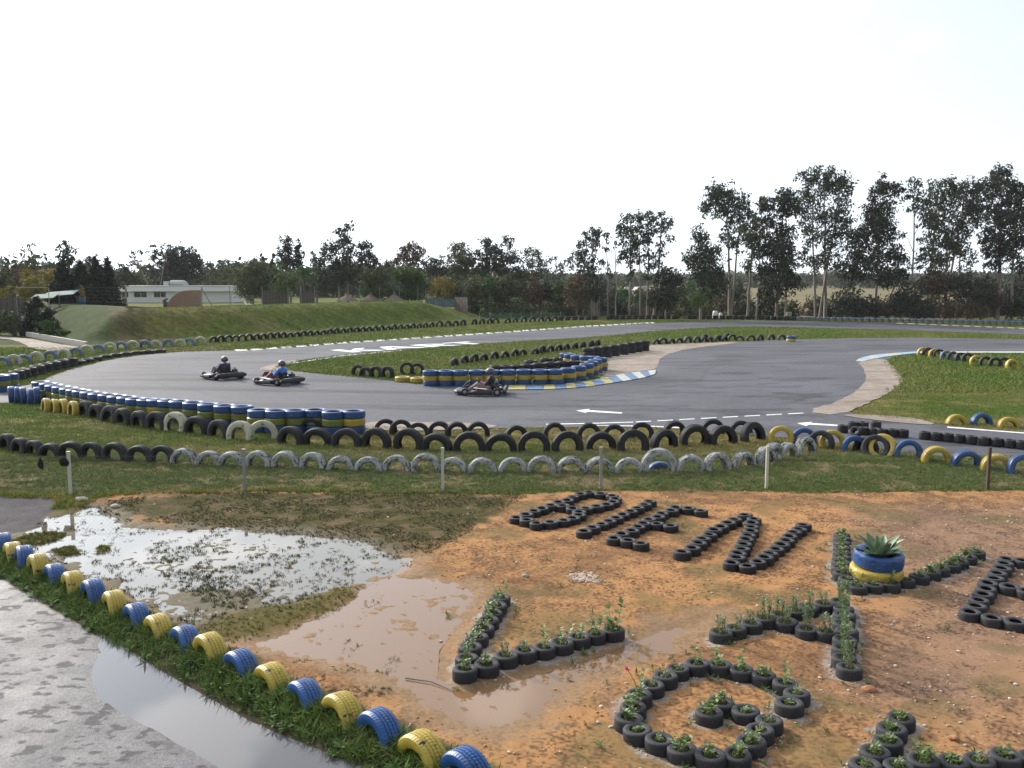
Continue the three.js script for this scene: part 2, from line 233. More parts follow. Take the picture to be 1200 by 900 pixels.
function yardColor(x, z, o) {
  const as0 = msk('asphalt', x, z), ve0 = msk('verge', x, z), n = msk('lowN', x, z), m = fbm(x * 4.1, z * 4.1 + 9, 3), f = vnoise(x * 38, z * 38), f2 = vnoise(x * 95, z * 95);
  const ve = bell(ve0 + 0.3 * (m - 0.5), 0.12), as = bell(as0 - 0.09 + 0.1 * (m - 0.5), 0.03);
  let r = 0, g = 0, b = 0, ro = 0.92;
  if (as < 1 && ve < 1) {
    // orange earth, browner and stonier to the right
    const k = sstep(0.36, 0.62, n * 0.45 + m * 0.4 + (f - 0.5) * 0.3 + 0.08);
    r = lerp(0.40, 0.22, k); g = lerp(0.212, 0.12, k); b = lerp(0.09, 0.06, k);
    const st = bell(msk('stony', x, z) + 0.8 * (n - 0.5), 0.9); r = lerp(r, lerp(0.27, 0.19, k), st * 0.95); g = lerp(g, lerp(0.165, 0.12, k), st * 0.95); b = lerp(b, lerp(0.105, 0.08, k), st * 0.95);
    const clod = sstep(0.62, 0.8, f * 0.6 + m * 0.5); r *= 1 - 0.4 * clod; g *= 1 - 0.42 * clod; b *= 1 - 0.4 * clod;
    if (f2 > 0.965 - 0.05 * st) { r = lerp(r, 0.55, 0.6); g = lerp(g, 0.46, 0.6); b = lerp(b, 0.36, 0.6); }
    const mossy = sstep(0.60, 0.72, msk('lowMoss', x, z)) * 0.5; r = lerp(r, 0.12, mossy); g = lerp(g, 0.105, mossy); b = lerp(b, 0.045, mossy);
    if (x < 3) {
      // dark olive soil with thin grass
      const ol = bell(msk('olive', x, z) + 0.5 * (m - 0.5) + 0.4 * (n - 0.5), 0.22), gr = sstep(0.40, 0.58, m * 0.6 + f * 0.3 + n * 0.2);
      r = lerp(r, lerp(0.125, 0.062, gr), ol); g = lerp(g, lerp(0.088, 0.056, gr), ol); b = lerp(b, lerp(0.05, 0.018, gr), ol);
      // mud below and beside the water
      const mu1 = bell(msk('pud1', x, z) + 0.25 + 0.4 * (m - 0.5), 0.3);
      r = lerp(r, lerp(0.12, 0.08, f), mu1); g = lerp(g, lerp(0.092, 0.072, f), mu1); b = lerp(b, lerp(0.055, 0.035, f), mu1); ro = lerp(ro, 0.75, mu1);
    }
    const mu2 = bell(msk('pud2', x, z) + 0.18 + 0.4 * (m - 0.5), 0.25);
    r = lerp(r, 0.28 - 0.1 * f, mu2); g = lerp(g, 0.17 - 0.06 * f, mu2); b = lerp(b, 0.09 - 0.04 * f, mu2); ro = lerp(ro, 0.75, mu2);
    if (x < 0) {
      const gp = Math.max(bell(Math.max(msk('gp1', x, z), msk('gp2', x, z), msk('gp4', x, z)) + 0.2 * (m - 0.5), 0.08), bell(msk('gp3', x, z) + 0.5 * (m - 0.5), 0.2) * 0.85);
      r = lerp(r, lerp(0.12, 0.07, f), gp); g = lerp(g, lerp(0.10, 0.07, f), gp); b = lerp(b, 0.026, gp); ro = lerp(ro, 0.9, gp);
      // soil of the edging strip
      const rw = Math.max(sstep(-0.36, -0.22, msk('row', x, z) + 0.2 * (m - 0.5)), sstep(-0.62, -0.5, as0 + 0.2 * (m - 0.5)) * sstep(-0.9, -0.7, msk('row', x, z))); r = lerp(r, 0.055, rw); g = lerp(g, 0.046, rw); b = lerp(b, 0.028, rw); ro = lerp(ro, 0.9, rw);
      const pa = bell(msk('path', x, z) + 0.15 * (m - 0.5), 0.05), pv = 0.085 + 0.05 * (m - 0.5) + 0.03 * (f - 0.5); r = lerp(r, pv * 1.05, pa); g = lerp(g, pv * 0.97, pa); b = lerp(b, pv, pa); ro = lerp(ro, 0.88, pa);
    }
    // lime mortar spilled round the planted tyres
    const pl = bell(msk('plant', x, z) + 0.185 + 0.16 * (m - 0.5) + 0.1 * (f - 0.5), 0.03) * sstep(0.32, 0.5, msk('lowLime', x, z) + 0.08); r = lerp(r, 0.36, pl * 0.8); g = lerp(g, 0.325, pl * 0.8); b = lerp(b, 0.285, pl * 0.8);
  }
  if (ve > 0) { // verge turf
    const dry = sstep(0.42, 0.66, n * 0.5 + m * 0.5), q = 0.7 + 0.6 * f; r = lerp(r, lerp(0.075, 0.155, dry) * q, ve); g = lerp(g, lerp(0.10, 0.12, dry) * q, ve); b = lerp(b, lerp(0.025, 0.06, dry) * q, ve); ro = lerp(ro, 0.95, ve);
    const pa = bell(msk('path', x, z) + 0.15 * (m - 0.5), 0.05) * (x < -5 ? 1 : 0), pv = 0.085 + 0.05 * (m - 0.5); r = lerp(r, pv, pa); g = lerp(g, pv * 0.95, pa); b = lerp(b, pv, pa);
  }
  if (as > 0) { // wet asphalt with ragged stains
    const bl = sstep(0.60, 0.66, fbm(x * 7 + 5, z * 11, 4)) * sstep(0.42, 0.55, msk('lowBlot', x, z) + 0.05), sp2 = sstep(0.7, 0.9, f2) * 0.4;
    const v = (0.078 + 0.05 * (n - 0.5) + 0.05 * (f - 0.5) + 0.06 * (f2 - 0.5)) * (1 - 0.35 * bl) * (1 - sp2);
    r = lerp(r, v * 1.0, as); g = lerp(g, v * 0.96, as); b = lerp(b, v * 1.08, as); ro = lerp(ro, lerp(0.52 + 0.25 * (m - 0.5), 0.72, bl), as);
  }
  o[0] = r; o[1] = g; o[2] = b; o[3] = ro; o[4] = Math.max(as * 0.62, sstep(0.92, 0.75, ro) * 0.4, 0.1);
}
{
  const T = 1408, bump = grainBump.clone(); bump.needsUpdate = true; bump.repeat.set(18, 20);
  [[YX0, 0], [0, YX1]].forEach(([xa, xb], half) => {
    const rough = new Uint8Array(T * T * 4), o = [0, 0, 0, 0, 0];
    const map = dataTex(T, T, (i, j, q) => { yardColor(lerp(xa, xb, (i + 0.5) / T), lerp(YZ1, YZ0, (j + 0.5) / T), o); q[0] = o[0]; q[1] = o[1]; q[2] = o[2]; const k = (j * T + i) * 4; rough[k] = rough[k + 1] = rough[k + 2] = Math.round(255 * o[3]); rough[k + 3] = Math.round(255 * o[4]); }, true, false);
    const rt = new THREE.DataTexture(rough, T, T); rt.magFilter = THREE.LinearFilter; rt.needsUpdate = true;
    const nx = Math.round((xb - xa) / 0.05), nz = Math.round((YZ1 - YZ0) / 0.05), pos = new Float32Array((nx + 1) * (nz + 1) * 3), uv = new Float32Array((nx + 1) * (nz + 1) * 2), idx = new Uint32Array(nx * nz * 6);
    let p = 0, u = 0, q = 0;
    for (let j = 0; j <= nz; j++) for (let i = 0; i <= nx; i++) { const x = lerp(xa, xb, i / nx), z = lerp(YZ1, YZ0, j / nz); pos[p++] = x; pos[p++] = yardH(x, z); pos[p++] = z; uv[u++] = i / nx; uv[u++] = j / nz; }
    for (let j = 0; j < nz; j++) for (let i = 0; i < nx; i++) { const a = j * (nx + 1) + i, b = a + nx + 1; idx[q++] = a; idx[q++] = a + 1; idx[q++] = b; idx[q++] = a + 1; idx[q++] = b + 1; idx[q++] = b; }
    const g = new THREE.BufferGeometry(); g.setAttribute('position', new THREE.BufferAttribute(pos, 3)); g.setAttribute('uv', new THREE.BufferAttribute(uv, 2)); g.setIndex(new THREE.BufferAttribute(idx, 1)); g.computeVertexNormals();
    struct(half ? 'dirt_yard' : 'wet_yard', g, new THREE.MeshPhysicalMaterial({ map, roughnessMap: rt, roughness: 1, specularIntensityMap: rt, specularIntensity: 1, bumpMap: bump, bumpScale: 0.005 }));
  });
  // standing water: still sheets that the relief of the mud pokes through
  const grow = (p, m) => { const cx = p.reduce((s, q) => s + q[0], 0) / p.length, cz = p.reduce((s, q) => s + q[1], 0) / p.length; return p.map(([x, z]) => { const d = Math.hypot(x - cx, z - cz); return [cx + (x - cx) * (d + m) / d, cz + (z - cz) * (d + m) / d]; }); };
  const water = (c) => new THREE.MeshPhysicalMaterial({ color: c, roughness: 0.03, ior: 1.33 });
  struct('puddle_water', flatShape(grow(ZN.pud1, 0.3), [], WATER1), water(col(0.13, 0.115, 0.085)));
  struct('muddy_puddle_water', flatShape(grow(ZN.pud2, 0.2), [], WATER1 - 0.0015), water(col(0.20, 0.115, 0.058)));
  struct('asphalt_puddle_water', flatShape(grow(ZN.pudA, 0.35), [], WATERA), water(col(0.075, 0.073, 0.076)));
}

// ------------------------------------------------------------------ the track
const ASPH = smooth(G2([[-160, 492], [-60, 480], [45, 468], [150, 478], [225, 486], [300, 494], [420, 500], [520, 503], [600, 502], [700, 500], [760, 501], [800, 503], [850, 507], [900, 512], [960, 517], [1000, 522], [1060, 530], [1120, 539], [1200, 549], [1330, 567], [1330, 389], [1200, 384], [1125, 381], [1050, 378], [900, 376], [820, 377], [750, 379.5], [680, 383.5], [600, 389.5], [450, 399.5], [400, 403], [300, 410.5], [262, 411], [200, 413], [150, 418], [100, 428], [70, 437], [44, 448], [0, 458], [-160, 470]]), 1);
const INA = smooth(G2([[322, 429], [350, 422.5], [400, 416.5], [450, 411.5], [520, 406.5], [600, 400.5], [700, 395], [775, 387], [850, 383], [900, 382.7], [1025, 386], [1200, 392], [1300, 396], [1300, 400], [1200, 397.5], [1050, 395.5], [937, 397.8], [900, 398.5], [870, 400.5], [830, 402], [790, 403.5], [760, 405], [712, 416], [708, 440], [690, 449], [640, 453], [500, 452], [455, 446], [400, 440.5], [360, 437], [335, 434]]), 1);
const INB = smooth(G2([[1036, 420], [1080, 413.5], [1200, 414], [1300, 416], [1300, 520], [1200, 507], [1110, 500], [1060, 491], [985, 487], [1020, 470], [1050, 455], [1057, 445], [1046, 432]]), 1);
const isTrack = (x, z) => inPoly(ASPH, x, z) && !inPoly(INA, x, z) && !inPoly(INB, x, z);
const TX0 = -45, TX1 = 55, TZ0 = -95, TZ1 = -17;
const LINE = G2([[1330, 404], [1100, 405], [930, 412], [840, 425], [760, 448], [640, 470], [500, 474], [330, 463], [220, 446], [165, 432], [170, 424], [240, 418], [400, 409], [600, 394], [760, 383], [900, 379.5], [1200, 388]]);
const trackMap = dataTex(1536, 1280, (i, j, o) => {
  const x = lerp(TX0, TX1, i / 1536), z = lerp(TZ0, TZ1, j / 1280);
  const n = fbm(x / 5, z / 5, 4), f = vnoise(x * 9, z * 9), wv = 9 * fbm(x / 16, z / 16, 2), s = fbm(x * 0.3 + wv, z * 1.5 + wv * 0.6, 3), pt = sstep(0.55, 0.6, fbm(x / 3.5 + 20, z / 2.2, 3));
  const rl = Math.abs(polyDist(LINE, x, z, false) + 2.2 * (fbm(x / 6, z / 6, 2) - 0.5)), rub = 0.22 * sstep(2.2, 0.2, rl) * (0.6 + 0.8 * (s - 0.3)) + 0.16 * sstep(0.12, 0.03, Math.abs(rl - 0.9 - fbm(x / 11, z / 11, 2))) ;
  const v = (1 - rub) * 0.112 * (0.86 + 0.3 * (n - 0.5) + 0.22 * (f - 0.5) - 0.36 * sstep(0.48, 0.76, s) + 0.10 * pt);
  o[0] = v * 0.97; o[1] = v * 0.97; o[2] = v * 1.09;
}, true, false);
const toTrackUv = (g) => { const U = g.attributes.uv; for (let i = 0; i < U.count; i++) U.setXY(i, (U.getX(i) - TX0) / (TX1 - TX0), (U.getY(i) - TZ0) / (TZ1 - TZ0)); return g; };
const bumpT = grainBump.clone(); bumpT.needsUpdate = true; bumpT.repeat.set(60, 48);
const track = struct('race_track', toTrackUv(flatShape(roughen(ASPH, 0.5, 0.04, 3), [roughen(INA, 0.5, 0.05, 4), roughen(INB, 0.5, 0.05, 5)], 0.012)), new THREE.MeshPhysicalMaterial({ map: trackMap, roughness: 0.75, specularIntensity: 0.45, bumpMap: bumpT, bumpScale: 0.004 }));
// concrete strips
const concMap = dataTex(512, 512, (i, j, o) => { const a = tnoise(i / 5.02, j / 5.02, 102), b = tnoise(i / 32, j / 32, 16), c = tnoise(i / 102.4, j / 102.4, 5), st = sstep(0.55, 0.8, 0.6 * c + 0.5 * b); const v = 0.8 + 0.3 * (a - 0.5) + 0.3 * (b - 0.5); o[0] = 0.36 * v * (1 - 0.3 * st); o[1] = 0.30 * v * (1 - 0.35 * st); o[2] = 0.25 * v * (1 - 0.4 * st); });
concMap.repeat.set(0.3, 0.3);
const concrete = new THREE.MeshPhysicalMaterial({ specularIntensity: 0.4, roughness: 0.85, map: concMap, bumpMap: grainBump, bumpScale: 0.004 });
const strip = (name, pts, seed, y = 0.022) => struct(name, flatShape(roughen(smooth(G2(pts), 1), 0.35, 0.05, seed), [], y), concrete);
strip('concrete_apron', [[872, 400.5], [850, 404], [805, 409], [778, 417], [772, 424], [770, 433], [745, 436], [715, 441], [700, 446], [702, 428], [708, 414], [752, 405], [790, 402.5], [830, 401.5]], 11);
strip('concrete_strip', [[1004, 424], [1012, 432], [1017, 445], [1005, 458], [985, 470], [942, 483], [984, 488], [1022, 471], [1052, 456], [1060, 445], [1048, 432], [1037, 419.5]], 12);
strip('concrete_edging', [[982, 486.5], [1040, 487.5], [1075, 491], [1102, 499], [1060, 497], [1010, 491]], 13, 0.026);
strip('concrete_shoulder', [[425, 494.5], [500, 495.5], [560, 496.5], [592, 500], [540, 505], [425, 505]], 14);
strip('concrete_walkway', [[-40, 393], [28, 396], [65, 403], [100, 408], [72, 412], [35, 409], [28, 403], [8, 397], [-40, 396]], 15, 0.03);
strip('concrete_tip', [[300, 433], [318, 428], [345, 422], [352, 423], [330, 429], [338, 434], [322, 435]], 16, 0.024);
// paint on the track
const wornWhite = std(col(1, 1, 1), 0.7, { map: dataTex(256, 256, (i, j, o) => { const w = sstep(0.66, 0.8, 0.5 * tnoise(i / 4, j / 4, 64) + 0.5 * tnoise(i / 16, j / 16, 16)); o[0] = lerp(0.74, 0.3, w); o[1] = lerp(0.74, 0.3, w); o[2] = lerp(0.74, 0.31, w); }) });
const paint = (name, pts, y = 0.019, m = wornWhite) => mesh(name, flatShape(G2(pts), [], y), m, track);
paint('arrow_marking', [[675, 481.6], [691, 479.8], [690, 481.3], [729, 483.9], [729, 485.4], [690, 483.2], [685, 484.4]]);
paint('arrow_marking', [[934, 496.6], [952, 495], [950, 496.4], [987, 498.8], [987, 500.3], [948, 498.3], [945, 500]]);
for (let k = 0; k < 8; k++) { const x = 745 + k * 25.5, y = (t) => lerp(495.2, 485, (t - 745) / 190); paint('lane_dash', [[x, y(x) - 0.45], [x + 18, y(x + 18) - 0.45], [x + 18, y(x + 18) + 0.45], [x, y(x) + 0.45]]); }
paint('edge_line', [[640, 497.4], [690, 496.4], [742, 495], [742, 495.8], [690, 497.4], [640, 498.4]]);
paint('edge_line', [[700, 499], [760, 499.6], [800, 501.6], [800, 502.8], [760, 500.7], [700, 499.8]]);
paint('edge_line', [[1037, 416.6], [1080, 412.4], [1200, 412.4], [1300, 414], [1300, 415], [1200, 413.4], [1080, 413.4], [1040, 417.6]]);
paint('edge_line', [[1110, 500.6], [1200, 507.6], [1300, 519], [1300, 520.5], [1200, 508.8], [1110, 502]]);
paint('edge_line', [[330, 427.6], [400, 416.9], [470, 410.6], [470, 411.3], [400, 417.8], [345, 426]]);
const FAR = [[272, 411], [300, 409.8], [400, 402.2], [450, 398.8], [600, 388.8], [680, 382.9], [750, 378.9], [770, 378.2]];
const along = (list, x) => { for (let i = 1; i < list.length; i++) if (x <= list[i][0]) { const [a, b] = [list[i - 1], list[i]]; return lerp(a[1], b[1], (x - a[0]) / (b[0] - a[0])); } return list[list.length - 1][1]; };
for (let x = 274; x < 765;) { const w = 17 - (x - 274) / 490 * 11, yy = (t) => along(FAR, t); paint('kerb_dash', [[x, yy(x) - 0.9 + (x - 274) / 1600], [x + w * 0.8, yy(x + w * 0.8) - 0.9 + (x - 274) / 1600], [x + w, yy(x + w) + 0.9 - (x - 274) / 1600], [x + w * 0.2, yy(x + w * 0.2) + 0.9 - (x - 274) / 1600]]); x += w * 1.08; }
const paleYellow = std(col(0.55, 0.46, 0.22), 0.75);
for (let x = 1050; x < 1290; x += 13) { const yy = (t) => 378.4 + (t - 1050) * 0.042; paint('kerb_dash', [[x, yy(x)], [x + 8, yy(x + 8)], [x + 9.5, yy(x + 9) + 0.9], [x + 1.5, yy(x + 1) + 0.9]], 0.019, paleYellow); }
{ // word painted on the far straight, read across the track
  const font = await new FontLoader().loadAsync('fonts/droid/droid_sans_bold.typeface.json');
  const A = G(414, 413.3), B = G(576, 402.6), ax = B.clone().sub(A), L = ax.length(); ax.normalize(); const up = V3(ax.z, 0, -ax.x); if (up.z > 0) up.negate();
  const shapes = font.generateShapes('KART', 1), g = new THREE.ShapeGeometry(shapes, 4); g.computeBoundingBox(); const bb = g.boundingBox, P = g.attributes.position;
  for (let i = 0; i < P.count; i++) { const s = (P.getX(i) - bb.min.x) / (bb.max.x - bb.min.x) * L, t = (P.getY(i) - bb.min.y) / (bb.max.y - bb.min.y) * 2.3 + 0.1; P.setXYZ(i, A.x + ax.x * s + up.x * t, 0.019, A.z + ax.z * s + up.z * t); }
  g.computeVertexNormals(); mesh('painted_lettering', g, std(col(0.78, 0.78, 0.78), 0.6), track);
}
const wornTexEarly = (c, sd) => dataTex(128, 128, (i, j, o) => { const w = sstep(0.58, 0.75, 0.5 * tnoise(i / 4 + sd, j / 4, 32) + 0.5 * tnoise(i / 16, j / 16 + sd, 8)), s = 0.85 + 0.3 * tnoise(i / 2, j / 2, 64); for (let k = 0; k < 3; k++) o[k] = lerp(c[k] * s, 0.16, w * 0.6); });
const kerbPaint = (c, sd) => std(col(1, 1, 1), 0.7, { map: wornTexEarly(c, sd) }), blueKerb = kerbPaint([0.075, 0.15, 0.29], 1), yelKerb = kerbPaint([0.36, 0.32, 0.12], 2), whiteKerb = kerbPaint([0.42, 0.43, 0.38], 3);
{ // striped kerb round the outside of the chicane wall
  const out = [[596, 457.6], [640, 457.4], [668, 456], [692, 453.6], [715, 450], [738, 446.5], [756, 443.2], [768, 439]], inn = [[596, 452.6], [640, 452.4], [666, 450.5], [688, 447.8], [708, 443.5], [728, 439.5], [748, 436.6], [769, 434.4]];
  const k = thing('striped_kerb', 'blue and yellow striped kerb round the tyre stacks of the chicane', 'kerb', V3(0, 0, 0));
  const at = (l, t) => { const i = Math.min(l.length - 2, Math.floor(t)); return [lerp(l[i][0], l[i + 1][0], t - i), lerp(l[i][1], l[i + 1][1], t - i)]; };
  const N = 15; for (let i = 0; i < N; i++) { const a = i / N * 6.999, b = (i + 0.97) / N * 6.999, q = G2([at(out, a), at(out, b), at(inn, b), at(inn, a)]); const s = new THREE.Shape(q.map(([x, z]) => new THREE.Vector2(x, -z))); const g = new THREE.ExtrudeGeometry(s, { depth: 0.035, bevelEnabled: false }); g.rotateX(-Math.PI / 2); g.translate(0, 0.012, 0); mesh('kerb_block', g, i % 2 ? blueKerb : (i > 9 ? whiteKerb : yelKerb), k); }
  const k2 = thing('striped_kerb', 'pale blue and white kerb at the end of the concrete strip', 'kerb', V3(0, 0, 0));
  const o2 = [[1003, 423.6], [1008, 420], [1022, 417], [1040, 415], [1075, 412.6]], i2 = [[1012, 424.4], [1020, 421.8], [1034, 419.4], [1046, 417.4], [1078, 414]];
  for (let i = 0; i < 6; i++) { const a = i / 6 * 3.999, b = (i + 0.97) / 6 * 3.999, q = G2([at(o2, a), at(o2, b), at(i2, b), at(i2, a)]); const s = new THREE.Shape(q.map(([x, z]) => new THREE.Vector2(x, -z))); const g = new THREE.ExtrudeGeometry(s, { depth: 0.03, bevelEnabled: false }); g.rotateX(-Math.PI / 2); g.translate(0, 0.012, 0); mesh('kerb_block', g, i % 2 ? std(col(0.25, 0.38, 0.5), 0.7) : whiteKerb, k2); }
}
// ------------------------------------------------------------------ tyres
function tyreGeo({ D, W, rim, seg = 28, tread = 0, lugs = 0 }) { // axis = y, centred
  const R = D / 2, h = W / 2, t = Math.min(0.018, R * 0.1), prof = [];
  prof.push([rim, -h * 0.80], [lerp(rim, R, 0.25), -h * 0.96], [lerp(rim, R, 0.6), -h], [R * 0.93, -h * 0.94], [R * 0.985, -h * 0.78]);
  if (tread) { const gs = tread === 2 ? [-0.5, -0.17, 0.17, 0.5] : [-0.35, 0.35], gw = 0.045, gd = lugs ? 0.007 : 0.010; for (const g of gs) prof.push([R, h * (g - gw - 0.02)], [R - gd, h * (g - gw)], [R - gd, h * (g + gw)], [R, h * (g + gw + 0.02)]); } else prof.push([R, -h * 0.5], [R, 0], [R, h * 0.5]);
  prof.push([R * 0.985, h * 0.78], [R * 0.93, h * 0.94], [lerp(rim, R, 0.6), h], [lerp(rim, R, 0.25), h * 0.96], [rim, h * 0.80]);
  prof.push([rim + t * 0.6, h * 0.70], [lerp(rim, R, 0.6), h - t], [R - t, h * 0.6], [R - t, -h * 0.6], [lerp(rim, R, 0.6), -h + t], [rim + t * 0.6, -h * 0.70]);
  prof.push(prof[0]);
  const n = prof.length, pos = [], uv = [], idx = []; let arc = 0; const arcs = prof.map((p, i) => (arc += i ? Math.hypot(p[0] - prof[i - 1][0], p[1] - prof[i - 1][1]) : 0));
  for (let i = 0; i <= seg; i++) { const a = i / seg * Math.PI * 2; for (let k = 0; k < n; k++) { let [r, y] = prof[k]; if (lugs && r > R * 0.97 && Math.abs(y) < h * 0.8) { const w = ((a / (Math.PI * 2) * lugs + Math.abs(y / h) * 0.7 + (Math.abs(y / h) > 0.35 ? 0.5 : 0)) % 1 + 1) % 1; if (w < 0.18) r -= 0.005; } pos.push(Math.cos(a) * r, y, Math.sin(a) * r); uv.push(i / seg * 3, arcs[k] / arc * 2); } }
  for (let i = 0; i < seg; i++) for (let k = 0; k < n - 1; k++) { const a = i * n + k, b = a + n; idx.push(a, a + 1, b, a + 1, b + 1, b); }
  let g = new THREE.BufferGeometry(); g.setAttribute('position', new THREE.Float32BufferAttribute(pos, 3)); g.setAttribute('uv', new THREE.Float32BufferAttribute(uv, 2)); g.setIndex(idx);
  if (tread) g = toCreasedNormals(g, 0.6); else g.computeVertexNormals();
  return g;
}
// painted rubber: paint with a grain of its own, scuffed through to rubber in places
function wornTex(paint, under, wear, seed, dirt = [0.16, 0.12, 0.08]) {
  return dataTex(256, 128, (i, j, o) => {
    const a = tnoise(i / 4 + seed * 7, j / 4, 64), b = tnoise(i / 16 + seed * 3, j / 16, 16), c = tnoise(i / 32 + seed, j / 32, 8), v = 0.5 * b + 0.3 * a + 0.35 * c;
    const w = sstep(0.86 - wear * 0.5, 0.93 - wear * 0.5, v / 1.15), d = 0.3 * sstep(0.55, 0.8, 0.6 * c + 0.45 * a), s = 0.85 + 0.3 * a;
    for (let k = 0; k < 3; k++) o[k] = lerp(lerp(paint[k] * s, dirt[k], d), under[k] * s, w);
  });
}
function streakTex(seed) { // white paint flaked off in streaks that run round the tyre
  return dataTex(256, 256, (i, j, o) => { const a = tnoise(i / 16 + seed * 5, j / 4, 64), b = tnoise(i / 32 + seed * 3, j / 8, 32), c = tnoise(i / 4, j / 4 + seed, 64), q = tnoise(i / 64 + seed, j / 64, 4), v = 0.4 * a + 0.3 * b + 0.16 * c + 0.3 * q, w = sstep(0.55, 0.68, v + (seed % 3) * 0.03), s = 0.75 + 0.35 * c; o[0] = lerp(0.42 * s, 0.02, w); o[1] = lerp(0.44 * s, 0.021, w); o[2] = lerp(0.42 * s, 0.024, w); });
}
const RUB = [0.018, 0.018, 0.021];
const painted = (p, wear, n = 3, rough = 0.45, dirt) => Array.from({ length: n }, (_, k) => std(col(1, 1, 1), rough, { map: wornTex(p, RUB, wear, k + 1, dirt) }));
const MAT = {
  rubber: painted([0.012, 0.012, 0.015], 0.1, 4, 0.7, [0.04, 0.033, 0.03]), dusty: painted([0.022, 0.022, 0.027], 0.1, 4, 0.75, [0.07, 0.057, 0.048]),
  blue: painted([0.013, 0.068, 0.215], 0.16, 4, 0.42), yellow: painted([0.43, 0.315, 0.04], 0.14, 4, 0.45), lime: painted([0.17, 0.19, 0.03], 0.16, 3, 0.5),
  blueNear: painted([0.013, 0.075, 0.245], 0.34, 4, 0.42, [0.14, 0.10, 0.06]), yellowNear: painted([0.43, 0.315, 0.04], 0.34, 4, 0.45, [0.2, 0.14, 0.07]),
  white: Array.from({ length: 6 }, (_, k) => std(col(1, 1, 1), 0.65, { map: streakTex(k + 1) })), cream: painted([0.42, 0.40, 0.30], 0.3, 3, 0.6), oldblue: painted([0.10, 0.15, 0.25], 0.3, 3, 0.6),
};
const GEO = {
  kart: tyreGeo({ D: KT.D, W: KT.W, rim: 0.062, seg: 28 }), rear: tyreGeo({ D: 0.28, W: 0.2, rim: 0.065, seg: 28 }),
  near: tyreGeo({ D: 0.53, W: 0.21, rim: 0.15, seg: 150, tread: 2, lugs: 50 }), car: tyreGeo({ D: 0.62, W: 0.2, rim: 0.19, seg: 40, tread: 2 }),
  big: tyreGeo({ D: 0.76, W: 0.22, rim: 0.22, seg: 44, tread: 2 }), far: tyreGeo({ D: 0.62, W: 0.2, rim: 0.19, seg: 22 }),
};
const tr = rng(77), pick = (a) => a[Math.floor(tr() * a.length)];
function tyre(name, geo, mat, label, group, pos, quat) { const m = mesh(name, geo, mat); m.position.copy(pos); m.quaternion.copy(quat); return tag(m, label, 'tyre', group); }
const QY = (a, tilt = 0, az = 0) => new THREE.Quaternion().setFromEuler(new THREE.Euler(Math.cos(az) * tilt, a, Math.sin(az) * tilt));
function flatTyre(name, geo, mat, label, group, x, y, z) { return tyre(name, geo, mat, label, group, V3(x, y, z), QY(tr() * 6.28, (tr() - 0.5) * 0.05, tr() * 6)); }
function standTyre(name, geo, mat, label, group, p, axis, lift, lean = 0) { // axis: horizontal direction of the wheel's axle
  const q = new THREE.Quaternion().setFromUnitVectors(V3(0, 1, 0), V3(axis.x, lean, axis.z).normalize()).multiply(new THREE.Quaternion().setFromAxisAngle(V3(0, 1, 0), tr() * 6.28));
  return tyre(name, geo, mat, label, group, V3(p.x, p.y + lift, p.z), q);
}
// the letters on the dirt
const soilMat = std(col(0.07, 0.048, 0.03), 0.95, { bumpMap: grainBump, bumpScale: 0.01 });
const soilGeo = new THREE.CircleGeometry(0.104, 16); soilGeo.rotateX(-Math.PI / 2); { const P = soilGeo.attributes.position; for (let i = 0; i < P.count; i++) P.setY(i, 0.015 * Math.cos(Math.hypot(P.getX(i), P.getZ(i)) * 14) + 0.004 * hash2(i, 3)); soilGeo.computeVertexNormals(); }
const PLANTED = [];
for (const L of LETTERS) {
  L.world.forEach(([x, z], i) => {
    const y = yardH(x, z) + KT.W / 2 - 0.008;
    const t = flatTyre('kart_tyre', GEO.kart, pick(L.planted ? MAT.dusty : (L.id.includes('V') ? MAT.dusty : MAT.rubber)), L.planted ? `small black kart tyre filled with soil in the ${L.id}` : `small black kart tyre lying empty in the ${L.id}`, `tyres of the ${L.id}`, x, y, z);
    t.scale.setScalar(0.95 + 0.12 * tr()); t.rotateX((tr() - 0.5) * 0.12);
    if (L.planted) { const s = mesh('soil', soilGeo, soilMat, t); s.position.y = 0.022; PLANTED.push({ x, z, y: y + 0.03, L, i }); }
  });
}
// painted edging tyres beside the wet asphalt
{
  const pts = [[-14, 623], [4, 635], [15, 645], [28, 653], [45, 663], [64, 672], [85, 682], [110, 694], [134, 706], [160, 720], [186, 733], [216, 747], [246, 760], [282, 778], [319, 794], [357, 813], [400, 831], [444, 851], [495, 876], [547, 899], [604, 929]];
  const W = pts.map(([a, b]) => G(a, b, 0.12));
  W.forEach((p, i) => { const a = W[Math.max(0, i - 1)], b = W[Math.min(W.length - 1, i + 1)], d = b.clone().sub(a).setY(0).normalize(); const ax = V3(-d.z, 0, d.x); if (ax.z < 0) ax.negate(); ax.x -= 0.25 + (tr() - 0.5) * 0.2; ax.normalize();
    const yel = i % 2 === 0 ? 0 : 1; standTyre('edging_tyre', GEO.near, pick(yel ? MAT.blueNear : MAT.yellowNear), yel ? 'glossy blue half buried tyre edging the wet asphalt' : 'yellow half buried tyre edging the wet asphalt', yel ? 'blue edging tyres' : 'yellow edging tyres', V3(p.x, 0.02, p.z), ax, -0.02 + (tr() - 0.5) * 0.05, (tr() - 0.5) * 0.1); });
}
